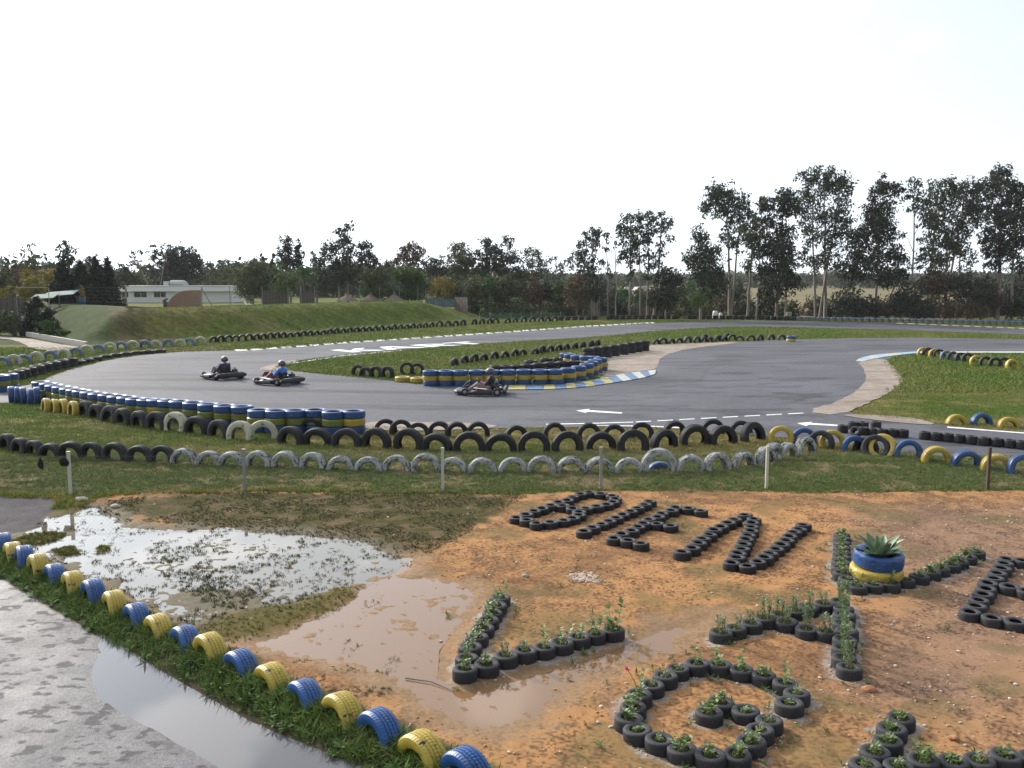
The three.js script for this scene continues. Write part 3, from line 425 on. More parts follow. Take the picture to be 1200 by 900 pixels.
function arches(list, { geo, name = 'arch_tyre', mat, label, group, lift = 0.09, face = null, jitter = 0.25 }) {
  const W = list.map(([a, b]) => { const p = G(a, b); p.y = terrH(p.x, p.z); return p; });
  W.forEach((p, i) => { const a = W[Math.max(0, i - 1)], b = W[Math.min(W.length - 1, i + 1)], d = b.clone().sub(a).setY(0).normalize(); let ax = V3(-d.z, 0, d.x); if (ax.z < 0) ax.negate(); if (face || W.length === 1) ax = V3(...(face ?? [0.05, 0, 1])); ax.x += (tr() - 0.5) * jitter; ax.normalize();
    const c = typeof mat === 'function' ? mat(i) : mat, m = c.m ?? c; standTyre(name, geo, pick(m), c.label ?? label, c.group ?? group, p, ax, lift + (tr() - 0.5) * 0.1, (tr() - 0.5) * 0.3); });
}
const span = (a, b, n) => Array.from({ length: n }, (_, k) => [lerp(a[0], b[0], k / (n - 1)), lerp(a[1], b[1], k / (n - 1))]);
// big arches along the near edge of the track
arches([[100, 487], [114, 490], [129, 494], [146, 497], [165, 500], [184, 503], [231, 508], [257, 512], [341, 520], [372, 521], [406, 523], [441, 524], [479, 526], [512, 528], [550, 529], [587, 529], [626, 529], [665, 529], [704, 526], [742, 528], [778, 524], [814, 521], [847, 520], [882, 516]], { geo: GEO.big, mat: MAT.rubber, label: 'large black half buried tyre in the arch row before the track', group: 'black arches before the track' });
arches([[206, 505], [282, 515], [308, 514]], { geo: GEO.big, mat: MAT.cream, label: 'cream painted half buried tyre among the black arches', group: 'cream arches before the track' });
arches([[54, 481], [64, 482], [75, 483], [86, 486]], { geo: GEO.car, mat: MAT.yellow, label: 'yellow half buried tyre before the left end of the blue tyre wall', group: 'yellow arches by the blue tyre wall', lift: 0.12, face: [-0.75, 0, 0.65], jitter: 0.1 });
arches([[88, 474], [97, 475], [106, 477], [120, 481], [133, 484]], { geo: GEO.car, mat: MAT.yellow, label: 'yellow tyre half hidden between arches and blue tyre wall', group: 'second row of yellow arches', lift: 0.1 });
arches([[14, 471], [21, 471.6], [28, 472], [36, 472.6], [44, 473]], { geo: GEO.car, mat: MAT.blue, label: 'faded blue tyre standing on the grass by the yellow arches', group: 'standing blue tyres', lift: 0.22, face: [-0.86, 0, 0.5], jitter: 0.1 });
arches([[452, 508], [470, 509], [490, 509.5], [515, 510.5], [535, 511], [560, 511.5], [605, 513], [650, 513], [690, 513], [720, 513.5], [752, 513], [790, 511], [835, 508], [868, 507], [345, 506], [365, 507]], { geo: GEO.car, mat: MAT.rubber, label: 'black tyre half hidden behind the large black arches', group: 'second row of black arches', lift: 0.06, face: [0.1, 0, 1], jitter: 0.4 });
// front row of smaller arches: black to the left, flaking white along the middle
arches([[9, 527], [24, 531], [41, 533], [60, 536], [84, 537], [107, 538], [135, 540], [164, 542], [190, 543]], { geo: GEO.car, mat: MAT.rubber, label: 'black half buried tyre in the front row near the post with black rags', group: 'black arches of the front row', lift: 0.06 });
arches([[216, 544], [245, 545], [272, 546], [303, 547], [335, 548], [367, 549], [400, 551], [432, 552], [465, 552], [499, 553], [531, 553], [565, 554], [601, 553], [635, 554], [669, 554], [702, 554], [737, 554], [809, 553], [840, 552], [871, 548], [897, 543], [905, 539], [922, 537], [944, 532]], { geo: GEO.car, mat: MAT.white, lift: 0.05, label: 'half buried tyre with flaking white paint behind the wire fence', group: 'white arches of the front row' });
arches([[772, 553]], { geo: GEO.big, mat: MAT.white, label: 'largest white half buried tyre with a blue tyre scrap inside', group: undefined, lift: 0.13 });
{ const p = G(773, 550); standTyre('tyre_scrap', GEO.far, MAT.blue[0], 'blue tyre showing inside the largest white arch', undefined, p, V3(0.1, 0, 1), -0.14); }
arches([[962, 525]], { geo: GEO.car, mat: MAT.dusty, label: 'grey half buried tyre between white and yellow arches', group: undefined, face: [-0.6, 0, 0.8] });
{
  const ys = { m: MAT.yellow, label: 'yellow half buried tyre along the lane edge behind the fence', group: 'yellow lane arches' }, bs = { m: MAT.blue, label: 'blue half buried tyre along the lane edge behind the fence', group: 'blue lane arches' };
  const list = [[915, 519], [942, 519], [975, 524], [1002, 529], [1064, 537], [1097, 543], [1132, 547], [1167, 552], [1198, 556], [1235, 561]];
  arches(list, { geo: GEO.car, mat: (i) => ([0, 2, 5, 7, 9].includes(i) ? ys : bs), lift: 0.1, face: [-0.12, 0, 1], jitter: 0.12 });
  const p = G(1034, 534); standTyre('leaning_tyre', GEO.car, MAT.yellow[1], 'yellow and brown tyre leaning between blue lane arches', undefined, p, V3(-0.62, 0, 0.78), 0.2, 0.25);
  const p2 = G(1026, 533.5); standTyre('leaning_tyre', GEO.car, MAT.dusty[1], 'brown worn tyre propped against the leaning yellow tyre', undefined, p2, V3(-0.5, 0, 0.85), 0.17, 0.3);
  const p3 = G(1014, 530); standTyre('leaning_tyre', GEO.car, MAT.rubber[1], 'black tyre end on beside the brown worn tyre', undefined, p3, V3(-0.8, 0, 0.5), 0.08, 0.1);
}
// stacks
function stack(px, py, tiers, mats, geo, labels, group, h0, name = 'stack_tyre', w = 0.2) { // py: middle of the top opening
  const p = G(px, py, h0); const y0 = 0; tiers.forEach((c, k) => flatTyre(name, geo, pick(MAT[c]), labels[k], `${group} ${k === tiers.length - 1 ? 'top' : k === 0 ? 'bottom' : 'middle'} tier`, p.x + (tr() - 0.5) * 0.05, y0 + w * (k + 0.5) + 0.005, p.z + (tr() - 0.5) * 0.05)); return p;
}
const wallL = ['blue tyre in the bottom tier of the wall behind the black arches', 'olive yellow tyre in the middle tier of the wall behind the black arches', 'blue tyre in the top tier of the wall behind the black arches'];
const colsL = [[49, 447], [57, 449], [65, 451], [73, 453], [81, 454.5], [89, 456], [97, 457.5], [106, 459], [116, 460.5], [126, 462], [137, 463.5], [148, 465], [160, 466.5], [172, 467.5], [184, 468], [197, 468.5], [211, 469.5], [226, 471], [245, 473], [263, 474.5], [283, 475.5], [304, 479.5], [323, 480.5], [346, 480], [369, 479.5], [391, 481.5], [414, 481]];
colsL.forEach(([a, b], i) => stack(a, b, ['blue', i === 26 || i === 14 ? 'yellow' : 'lime', 'blue'], null, GEO.car, wallL, 'left tyre wall', 0.6));
const wallC = ['blue tyre in the bottom tier of the chicane stacks', 'yellow tyre in the middle tier of the chicane stacks', 'blue tyre in the top tier of the chicane stacks'];
[[505, 434], [522, 434], [540, 434], [559, 433.6], [576, 433.6], [595, 433.3], [614, 433], [633, 433], [651, 432.8], [666, 431.2], [678, 429], [687, 426], [693.5, 423.4], [698, 421], [704, 419.2], [696, 417.6], [687, 417.4], [676, 416.4], [668, 415], [663, 414]].forEach(([a, b]) => stack(a, b, ['blue', 'yellow', 'blue'], null, GEO.car, wallC, 'chicane stacks', 0.6));
[[472, 441.5], [490, 442.5]].forEach(([a, b]) => flatTyre('flat_tyre', GEO.car, pick(MAT.yellow), 'single yellow tyre lying flat at the end of the chicane stacks', 'flat yellow tyres', G(a, b, 0.2).x, 0.11, G(a, b, 0.2).z));
// black tyres heaped inside and behind the chicane
[[618, 427, 0], [632, 425.5, 0], [646, 424.5, 0], [660, 423.5, 0], [672, 423, 0], [640, 420, 1], [655, 419, 1], [622, 422.5, 1], [668, 418, 1], [606, 428, 0], [594, 428.5, 0], [582, 428.5, 0]].forEach(([a, b, k]) => { const p = G(a, b, 0.4); for (let t = 0; t < 2; t++) flatTyre('flat_tyre', GEO.far, pick(MAT.rubber), 'black tyre lying in the heap enclosed by the chicane stacks', 'black heap inside the chicane', p.x, 0.11 + t * 0.2, p.z); });
[[690, 412], [700, 410.8], [710, 409.6], [720, 408.4], [730, 407], [739, 405.6], [747, 404.4], [755, 403.4]].forEach(([a, b]) => stack(a, b - 4, ['rubber', 'rubber', 'rubber'], null, GEO.far, ['black tyre in the bottom tier of the wall beside the concrete apron', 'black tyre in the middle tier of the wall beside the concrete apron', 'black tyre in the top tier of the wall beside the concrete apron'], 'black apron wall', 0.6));
const infBlack = { geo: GEO.far, mat: MAT.rubber, label: 'black half buried tyre in the infield row behind the chicane', group: 'infield black arches', lift: 0.1 };
arches([[533, 428.5], [545, 426], [556, 424.6], [567, 423], [580, 421], [592, 419.6], [604, 418], [612, 416.8], [627, 415.4], [636, 414], [645, 412.8], [655, 411.6], [664, 410.6], [674, 409.4], [683, 408], [693, 406.4], [700, 405.4]], infBlack);
arches([[769, 404], [777, 403.6], [787, 403.3], [796, 402.7], [806, 402.4], [817, 402.1], [825, 401.5], [832, 401.1], [841, 400.4], [849, 400], [858, 399.2], [867, 399.6], [880, 399.8], [891, 399.4], [904, 398.6], [916, 398.4]], { ...infBlack, label: 'black half buried tyre in the infield row beyond the concrete apron', group: 'infield arches beyond the apron' });
arches([[806, 400], [826, 399.4], [842, 398.4], [852, 397.6]], { ...infBlack, label: 'black half buried tyre doubled up behind the infield row', group: 'doubled infield arches' });
arches([[420, 440], [429, 441.6], [441, 442], [454, 443.4]], { ...infBlack, geo: GEO.car, label: 'black tyre propped upright at the grass tip near the yellow flat tyres', group: 'propped tyres at the grass tip', lift: 0.16, face: [-0.5, 0, 0.85], jitter: 0.6 });
arches([[477, 439], [489, 439]], { ...infBlack, geo: GEO.car, label: 'black tyre upright behind the flat yellow tyres', group: 'upright tyres behind the yellow ones', lift: 0.22 });
stack(927, 393.6, ['yellow', 'blue'], null, GEO.far, ['yellow tyre under a blue one at the end of the infield arches', 'blue tyre on a yellow one at the end of the infield arches'], 'infield end stack', 0.4);
// far side: faded blue and cream arches on the left, small black ones along the foot of the bank
{
  const b = { m: MAT.oldblue, label: 'faded blue half buried tyre on the outside of the far bend', group: 'faded blue arches of the far bend' }, c = { m: MAT.cream, label: 'cream half buried tyre on the outside of the far bend', group: 'cream arches of the far bend' };
  arches([[-12, 431], [3, 429], [16, 427.5], [28, 426], [43, 423.5], [59, 421.5], [75, 419], [89, 417.5], [102, 415], [115, 413], [129, 411.5], [142, 410], [156, 408.5], [170, 407.6], [183, 406.8], [197, 406], [211, 405.4], [222, 404.6], [235, 403.4]], { geo: GEO.big, mat: (i) => (i % 2 ? b : c), lift: 0.1, face: [0.1, 0, 1], jitter: 0.35 });
}
const lowFar = { geo: GEO.far, mat: MAT.rubber, label: 'black half buried tyre along the foot of the grassy bank', group: 'arches at the foot of the bank', lift: 0.12 };
arches([[250, 401.6], [259, 401], [268, 400.4], [276, 400], [284, 399.6], [292, 399.2], [301, 398.6], ...span([309, 398], [410, 390], 14), ...span([418, 389.5], [506, 383.6], 13)], lowFar);
arches([[515, 383], [525, 382.6], [534, 382.2], [543, 381.6], [556, 380.6], [565, 380], [574, 379.4], [581, 379], [595, 378.8], [604, 378], [614, 377.6], [624, 377.2], [634, 377], [642, 376.6], [650, 376.4]], { ...lowFar, geo: GEO.big, label: 'black tyre arch beyond the low end of the bank', group: 'arches beyond the bank', lift: 0.14 });
[[20, 440], [27, 438], [35, 436], [44, 433.6], [53, 431.4], [63, 429], [73, 426.8], [83, 424.6], [93, 422.6], [103, 420.4], [113, 418], [124, 416], [136, 414.2], [148, 412.8], [161, 411.4], [174, 410.4], [188, 409.4]].forEach(([a, b], i) => { const p = G(a, b, 0.2); for (let t = 0; t < (i < 8 ? 2 : 1); t++) flatTyre('flat_tyre', GEO.far, pick(MAT.rubber), 'black tyre lying flat before the faded blue and cream arches', 'flat black tyres of the far bend', p.x, 0.1 + t * 0.2, p.z + (tr() - 0.5) * 0.1); });
[[1, 440], [11, 438]].forEach(([a, b]) => stack(a, b, ['blue', 'lime', 'blue'], null, GEO.car, ['blue tyre at the bottom of the lone stack before the flat black tyres', 'green tyre in the middle of the lone stack before the flat black tyres', 'blue tyre on top of the lone stack before the flat black tyres'], 'lone left stack', 0.6));
for (const [x0, x1, y0, y1, n] of [[657, 697, 374.6, 373.6, 6], [714, 790, 373.4, 372.6, 11], [808, 900, 373, 373.6, 13]]) for (const [a, b] of span([x0, y0], [x1, y1], n)) { const p = G(a, b + 1); for (let t = 0; t < 2; t++) flatTyre('flat_tyre', GEO.far, pick(MAT.rubber), 'black tyre in the low wall before the tall slender trees', 'low black far wall', p.x, 0.11 + 0.2 * t, p.z); }
for (const [a, b] of span([906, 374.9], [1290, 383.4], 50)) { const p = G(a, b); flatTyre('wall_tyre', GEO.far, pick(a < 935 ? MAT.rubber : MAT.lime), 'yellow tyre in the bottom tier of the long wall before the eucalyptus row', 'long far wall bottom tier', p.x, 0.1, p.z); flatTyre('wall_tyre', GEO.far, pick(a < 935 ? MAT.dusty : MAT.oldblue), 'blue tyre in the top tier of the long wall before the eucalyptus row', 'long far wall top tier', p.x, 0.3, p.z); }
{ const p = G(924, 374.6); for (let t = 2; t < 4; t++) flatTyre('wall_tyre', GEO.far, MAT.cream[t - 2], 'cream tyre stacked above the start of the long far wall', 'cream tyres above the far wall', p.x, 0.1 + 0.2 * t, p.z); }
// black kart tyres on the lane and arches of the right infield
for (const [list, l, g] of [[[[989, 508], [1013, 510.6], [1026, 511.6], [1035, 512.6], [1048, 513], [1060, 513.6]], 'fat black slick tyre on the lane beside the white arrow', 'front slicks beside the arrow'], [[[1001, 504], [1013, 504.2], [1028, 503.6]], 'fat black slick tyre behind the slicks beside the white arrow', 'rear slicks beside the arrow'], [[[1085.6, 516], [1099, 517.4], [1113, 518.4], [1126.4, 520], [1140.6, 521.6], [1156, 523], [1171, 524.4], [1186, 526], [1200, 527.6], [1215, 529]], 'fat black slick tyre in the spaced row along the lane', 'spaced slicks along the lane']]) for (const [a, b] of list) { const p = G(a, b); flatTyre('slick_tyre', GEO.rear, pick(MAT.rubber), l, g, p.x, 0.115, p.z - 0.1); }
{ const p = G(1003, 511.6); const q = standTyre('slick_tyre', GEO.rear, MAT.dusty[2], 'grey slick tyre tipped on its side beside the white arrow', undefined, p, V3(-0.7, 0, 0.7), 0.12, 0.5); }
arches([[1121, 497], [1182, 500.6]], { geo: GEO.car, mat: MAT.yellow, label: 'yellow half buried tyre on the right infield beside the lane', group: 'yellow infield arches', lift: -0.02, face: [0.05, 0, 1] });
arches([[1150, 497.6], [1212, 503]], { geo: GEO.car, mat: MAT.blue, label: 'blue half buried tyre on the right infield beside the lane', group: 'blue infield arches', lift: -0.02, face: [0.05, 0, 1] });
{
  const list = [[725, 187, 1], [750, 188, 0], [780, 194, 1], [802, 196, 0], [835, 204, 2], [868, 209, 0], [900, 213, 0], [935, 217, 0], [975, 229, 1], [1020, 234, 0], [1065, 239, 0], [1105, 239, 0], [1142, 249, 1]];
  for (const [a, b, k] of list) { const p = G(900 + a / 4, 370 + b / 4); standTyre('arch_tyre', GEO.far, pick([MAT.rubber, MAT.yellow, MAT.oldblue][k]), ['black half buried tyre in the short row on the right infield', 'pale yellow half buried tyre in the short row on the right infield', 'dull blue half buried tyre in the short row on the right infield'][k], ['black short row', 'yellow short row', undefined][k], p, V3(-0.3 + tr() * 0.5, 0, 1).normalize(), 0.14, 0.1); }
}
// two car tyres as a pot for the agave
const POT = G(1030, 645.5, 0.43), POTY = G(1027.5, 663, 0.2);
tyre('pot_tyre', tyreGeo({ D: 0.68, W: 0.22, rim: 0.2, seg: 64, tread: 2, lugs: 40 }), MAT.yellow[0], 'yellow car tyre under the agave pot inside the V', 'tyre', V3(POT.x - 0.03, 0.125, POT.z + 0.02), QY(1, 0.04, 0.5)).userData.group = undefined;
tyre('pot_tyre', tyreGeo({ D: 0.64, W: 0.2, rim: 0.2, seg: 64, tread: 2, lugs: 40 }), MAT.blue[0], 'shiny blue car tyre holding the agave inside the V', 'tyre', V3(POT.x, 0.33, POT.z), QY(2, 0.07, 1.2)).userData.group = undefined;
// ------------------------------------------------------------------ trees
function taperTube(pts, r0, r1, sides = 6) { // tapered limb through points
  const pos = [], idx = [], n = pts.length;
  for (let i = 0; i < n; i++) {
    const d = pts[Math.min(n - 1, i + 1)].clone().sub(pts[Math.max(0, i - 1)]).normalize(), a = Math.abs(d.y) > 0.9 ? V3(1, 0, 0) : V3(0, 1, 0), u = a.clone().cross(d).normalize(), v = d.clone().cross(u), r = lerp(r0, r1, i / (n - 1));
    for (let k = 0; k < sides; k++) { const t = k / sides * 6.2832; pos.push(pts[i].x + r * (u.x * Math.cos(t) + v.x * Math.sin(t)), pts[i].y + r * (u.y * Math.cos(t) + v.y * Math.sin(t)), pts[i].z + r * (u.z * Math.cos(t) + v.z * Math.sin(t))); }
  }
  for (let i = 0; i < n - 1; i++) for (let k = 0; k < sides; k++) { const a = i * sides + k, b = i * sides + (k + 1) % sides, c = a + sides, e = b + sides; idx.push(a, b, c, b, e, c); }
  const g = new THREE.BufferGeometry(); g.setAttribute('position', new THREE.Float32BufferAttribute(pos, 3)); g.setIndex(idx); g.computeVertexNormals(); return g;
}
class Leaves { // leaf-shaped diamonds collected into one mesh
  constructor() { this.p = []; this.c = []; this.i = []; this.n = 0; }
  add(x, y, z, dx, dy, dz, sx, sy, sz, L, W, c) {
    const p = this.p, n = this.n; p.push(x, y, z, x + dx * L * 0.45 + sx * W, y + dy * L * 0.45 + sy * W, z + dz * L * 0.45 + sz * W, x + dx * L, y + dy * L, z + dz * L, x + dx * L * 0.45 - sx * W, y + dy * L * 0.45 - sy * W, z + dz * L * 0.45 - sz * W);
    for (let k = 0; k < 4; k++) this.c.push(c[0], c[1], c[2]); this.i.push(n, n + 1, n + 2, n, n + 2, n + 3); this.n += 4;
  }
  geo() { const g = new THREE.BufferGeometry(); g.setAttribute('position', new THREE.Float32BufferAttribute(this.p, 3)); g.setAttribute('color', new THREE.Float32BufferAttribute(this.c, 3)); g.setIndex(this.i); g.computeVertexNormals(); return g; }
}
function rdir(r) { const z = r() * 2 - 1, a = r() * 6.2832, s = Math.sqrt(1 - z * z); return [s * Math.cos(a), z, s * Math.sin(a)]; }
const leafMat = new THREE.MeshPhysicalMaterial({ specularIntensity: 0.35, vertexColors: true, roughness: 0.7, transmission: 0.22, thickness: 0 });
const denseMat = new THREE.MeshPhysicalMaterial({ specularIntensity: 0.3, vertexColors: true, roughness: 0.75 });
const barkPale = std(col(0.26, 0.22, 0.19), 0.9), barkDark = std(col(0.09, 0.07, 0.055), 0.9);
function blobLeaves(lv, r, c, rx, ry, rz, L, dens, tint, droop) { // clumps within an ellipsoid, hanging leaves within each clump
  const area = Math.PI * rx * ry, k = Math.max(4, Math.round(area * 2.2 / Math.max(0.35, L))), per = Math.max(4, Math.round(dens * area * 6.3 / (L * L * 0.40) / k));
  for (let q = 0; q < k; q++) {
    const d = rdir(r), m = Math.pow(r(), 0.45), cx = c.x + d[0] * rx * m, cy = c.y + d[1] * ry * m, cz = c.z + d[2] * rz * m, sr = 0.26 * Math.min(rx, ry) + 0.25 * L, tone = 0.65 + 0.7 * r(), yl = (r() - 0.5) * 0.3;
    for (let j = 0; j < per; j++) {
      const e = rdir(r), mm = Math.cbrt(r()), f = rdir(r); let dx = f[0], dy = f[1] - droop, dz = f[2]; const l = Math.hypot(dx, dy, dz) || 1; dx /= l; dy /= l; dz /= l;
      const s = rdir(r); let sx = s[1] * dz - s[2] * dy, sy = s[2] * dx - s[0] * dz, sz = s[0] * dy - s[1] * dx; const sl = Math.hypot(sx, sy, sz) || 1;
      const tt = tone * (0.75 + 0.5 * r()), ll = L * (0.6 + 0.8 * r());
      lv.add(cx + e[0] * sr * mm * 1.2, cy + e[1] * sr * mm, cz + e[2] * sr * mm * 1.2, dx, dy, dz, sx / sl, sy / sl, sz / sl, ll, ll * 0.22, [tint[0] * tt * (1 + yl), tint[1] * tt, tint[2] * tt]);
    }
  }
}
const TINT = { gum: [0.050, 0.066, 0.034], gumdark: [0.034, 0.044, 0.026], olive: [0.095, 0.112, 0.045], green: [0.065, 0.125, 0.035], yellow: [0.27, 0.23, 0.05], brown: [0.11, 0.075, 0.04], conifer: [0.026, 0.034, 0.022], bright: [0.10, 0.15, 0.035] };
let treeSeed = 100;
// Z0: the zoom window the sketch was read from [x0, y0, scale]; d: distance; stems: [baseX, topX, topY]; blobs: [x, y, rx, ry]
function tree(name, label, group, Z0, d, stems, blobs, { tint = 'gum', L = 0.34, dens = 0.75, bark = barkPale, r0 = 0.16, droop = 0.8, cat = 'tree', mat = leafMat } = {}) {
  const [x0, y0, s] = Z0, r = rng(treeSeed += 13), pt = (X, Y, dd = 0) => At(x0 + X / s, y0 + Y / s, d + dd), m = d / F / s;
  const b0 = pt(stems[0][0], 0), gy = terrH(b0.x, b0.z), base = V3(b0.x, gy, b0.z);
  const t = thing(name, label, cat, base, 0, group), rel = (v) => v.sub(base);
  const cxm = blobs.reduce((q, b) => q + b[0], 0) / blobs.length, wid = Math.max(...blobs.map((b) => Math.abs(b[0] - cxm) + b[2])) * m;
  const B = blobs.map(([X, Y, rx, ry]) => ({ c: rel(pt(X, Y, (r() - 0.5) * wid * 0.9)), rx: rx * m * 1.2, ry: ry * m * 1.2, rz: (rx + ry) * 0.5 * m * 1.2 }));
  const tubes = [], tops = [];
  stems.forEach(([bx, tx, ty], k) => {
    const a = rel(pt(bx, 0)); a.y = terrH(a.x + base.x, a.z + base.z) - gy - 0.1; const e = rel(pt(tx, ty)), pts = []; const n = 8; a.z += (r() - 0.5) * 0.8; a.z = k ? a.z : 0;
    for (let i = 0; i <= n; i++) { const q = i / n, p = a.clone().lerp(e, q); p.x += Math.sin(q * 5 + k * 2) * 0.12 * q + (r() - 0.5) * 0.1; p.z += (r() - 0.5) * 0.15; pts.push(p); }
    pts[0].x = a.x; tubes.push(taperTube(pts, r0 * (k ? 0.75 : 1), 0.03)); tops.push(pts);
  });
  for (const b of B) { // a limb from the nearest stem up to each clump of foliage
    let best = null, bd = 1e9; for (const pts of tops) for (let i = 1; i < pts.length; i++) { const p = pts[i], dy = b.c.y - p.y, dd = Math.hypot(b.c.x - p.x, b.c.z - p.z) * 1.2 + Math.abs(dy - 1.0); if (dy > 0.1 && dd < bd) { bd = dd; best = p; } }
    if (!best) continue; const mid = best.clone().lerp(b.c, 0.5); mid.y += 0.15 * best.distanceTo(b.c); mid.x += (r() - 0.5) * 0.2; tubes.push(taperTube([best, mid, b.c.clone()], r0 * 0.32, 0.015, 5));
    for (let q = 0; q < 3; q++) { const e = rdir(r); tubes.push(taperTube([mid.clone().lerp(b.c, 0.4), b.c.clone().add(V3(e[0] * b.rx * 0.7, e[1] * b.ry * 0.7, e[2] * b.rz * 0.7))], 0.02, 0.008, 4)); }
  }
  mesh('trunk', mergeGeometries(tubes), bark, t);
  const lv = new Leaves(); for (const b of B) blobLeaves(lv, r, b.c, b.rx, b.ry, b.rz, L, dens, TINT[tint], droop);
  mesh('crown', lv.geo(), mat, t); return t;
}
const R7 = [800, 190, 4.735], R8 = [980, 180, 4.286], M6 = [660, 230, 6], A5 = [560, 260, 7.5], C4 = [420, 260, 7.5], D3 = [280, 250, 7.5], E2 = [140, 260, 7.5], F1 = [0, 260, 7.5];
const gum = 'tall eucalyptus row';
tree('eucalyptus', 'eucalyptus with leaning bushy lower crown at the left end of the tall row', gum, R7, 92, [[120, 100, 420]], [[90, 400, 40, 50], [60, 520, 45, 60], [150, 500, 60, 60], [110, 600, 60, 60], [170, 560, 60, 70], [150, 670, 90, 60], [190, 640, 50, 60], [100, 450, 35, 45], [40, 560, 30, 40]], {});
tree('eucalyptus', 'tall forked eucalyptus with a dense domed top and airy middle', gum, R7, 94, [[285, 250, 260], [288, 330, 240]], [[210, 150, 75, 45], [285, 200, 80, 50], [175, 230, 60, 60], [250, 270, 60, 50], [335, 260, 45, 60], [115, 270, 30, 40], [300, 340, 55, 50], [240, 400, 35, 50], [300, 450, 45, 45], [190, 170, 50, 40]], { dens: 0.7, r0: 0.22 });
tree('eucalyptus', 'slender eucalyptus with rusty olive crown beside the forked one', gum, R7, 93, [[385, 395, 300]], [[390, 330, 50, 60], [370, 400, 50, 50], [440, 250, 30, 60], [420, 420, 60, 60], [360, 570, 30, 40], [400, 500, 40, 50]], { tint: 'olive' });
tree('eucalyptus', 'wide dark eucalyptus drooping low over the tyre wall', gum, R7, 92, [[545, 570, 200], [605, 580, 500], [430, 470, 300]], [[575, 190, 60, 50], [540, 240, 60, 50], [470, 220, 40, 40], [600, 260, 50, 50], [500, 330, 50, 50], [560, 400, 80, 60], [480, 470, 70, 60], [560, 490, 70, 70], [520, 570, 90, 60], [590, 590, 50, 60], [460, 610, 50, 60], [530, 660, 100, 60], [625, 680, 35, 50], [480, 740, 60, 60]], { dens: 0.85, tint: 'gumdark' });
tree('eucalyptus', 'tall airy eucalyptus with three pale trunks', gum, R7, 95, [[825, 790, 60], [768, 720, 120], [790, 870, 150]], [[700, 80, 55, 45], [780, 60, 60, 40], [860, 90, 60, 50], [780, 130, 80, 50], [900, 130, 45, 50], [680, 150, 45, 50], [720, 220, 70, 50], [860, 200, 70, 60], [640, 240, 50, 50], [700, 320, 60, 50], [800, 300, 50, 60], [870, 300, 60, 60], [720, 400, 60, 60], [840, 420, 60, 60], [900, 350, 40, 60], [690, 520, 40, 50], [760, 560, 50, 50], [870, 580, 50, 40], [830, 500, 50, 50]], { dens: 0.6, r0: 0.2 });
tree('eucalyptus', 'dark pointed eucalyptus broadening to a wide low crown', gum, R8, 92, [[230, 230, 130], [100, 120, 420], [305, 310, 500]], [[230, 130, 25, 30], [280, 170, 60, 40], [210, 200, 40, 40], [240, 260, 60, 50], [180, 300, 60, 40], [230, 330, 70, 50], [160, 390, 80, 50], [230, 420, 70, 50], [100, 440, 50, 60], [200, 500, 100, 50], [100, 540, 60, 50], [310, 510, 50, 45], [220, 580, 80, 50], [330, 580, 50, 40], [110, 610, 60, 50], [280, 630, 60, 40]], { dens: 0.85, tint: 'gumdark' });
tree('eucalyptus', 'thin straight eucalyptus with a sparse flat top', gum, R8, 91, [[416, 400, 150]], [[390, 145, 40, 25], [380, 210, 40, 30], [400, 270, 40, 30], [440, 230, 40, 40], [440, 330, 30, 40], [430, 470, 20, 50], [420, 540, 20, 40], [330, 405, 25, 10]], { dens: 0.55, r0: 0.13 });
tree('eucalyptus', 'eucalyptus with speckled crown beside the thin straight one', gum, R8, 93, [[487, 520, 160], [575, 580, 200]], [[520, 170, 60, 40], [570, 150, 40, 30], [500, 240, 60, 50], [570, 220, 50, 50], [480, 330, 50, 60], [550, 330, 70, 60], [500, 420, 50, 60], [580, 410, 60, 60], [480, 520, 40, 60], [520, 540, 60, 50], [560, 470, 50, 50]], { dens: 0.6 });
tree('eucalyptus', 'eucalyptus on a bent pale trunk with rounded green top', gum, R8, 94, [[573, 660, 150], [640, 650, 250]], [[660, 150, 60, 35], [620, 190, 40, 35], [700, 190, 40, 40], [650, 260, 60, 50], [700, 300, 50, 50], [640, 360, 50, 60], [610, 460, 40, 50], [660, 520, 40, 50], [700, 250, 40, 40]], { dens: 0.6 });
tree('eucalyptus', 'heavy dark eucalyptus with highest crown at the right end of the row', gum, R8, 90, [[860, 840, 90], [930, 900, 300]], [[830, 90, 45, 40], [800, 140, 60, 45], [880, 150, 50, 50], [770, 210, 50, 50], [850, 230, 60, 40], [920, 190, 40, 60], [800, 290, 70, 40], [880, 330, 80, 50], [760, 370, 40, 60], [820, 420, 70, 60], [900, 430, 60, 60], [770, 480, 40, 50], [850, 510, 60, 50], [920, 540, 40, 50], [900, 300, 60, 50], [790, 560, 40, 30], [970, 250, 50, 60], [960, 380, 50, 60]], { dens: 0.8, tint: 'gumdark', r0: 0.22 });
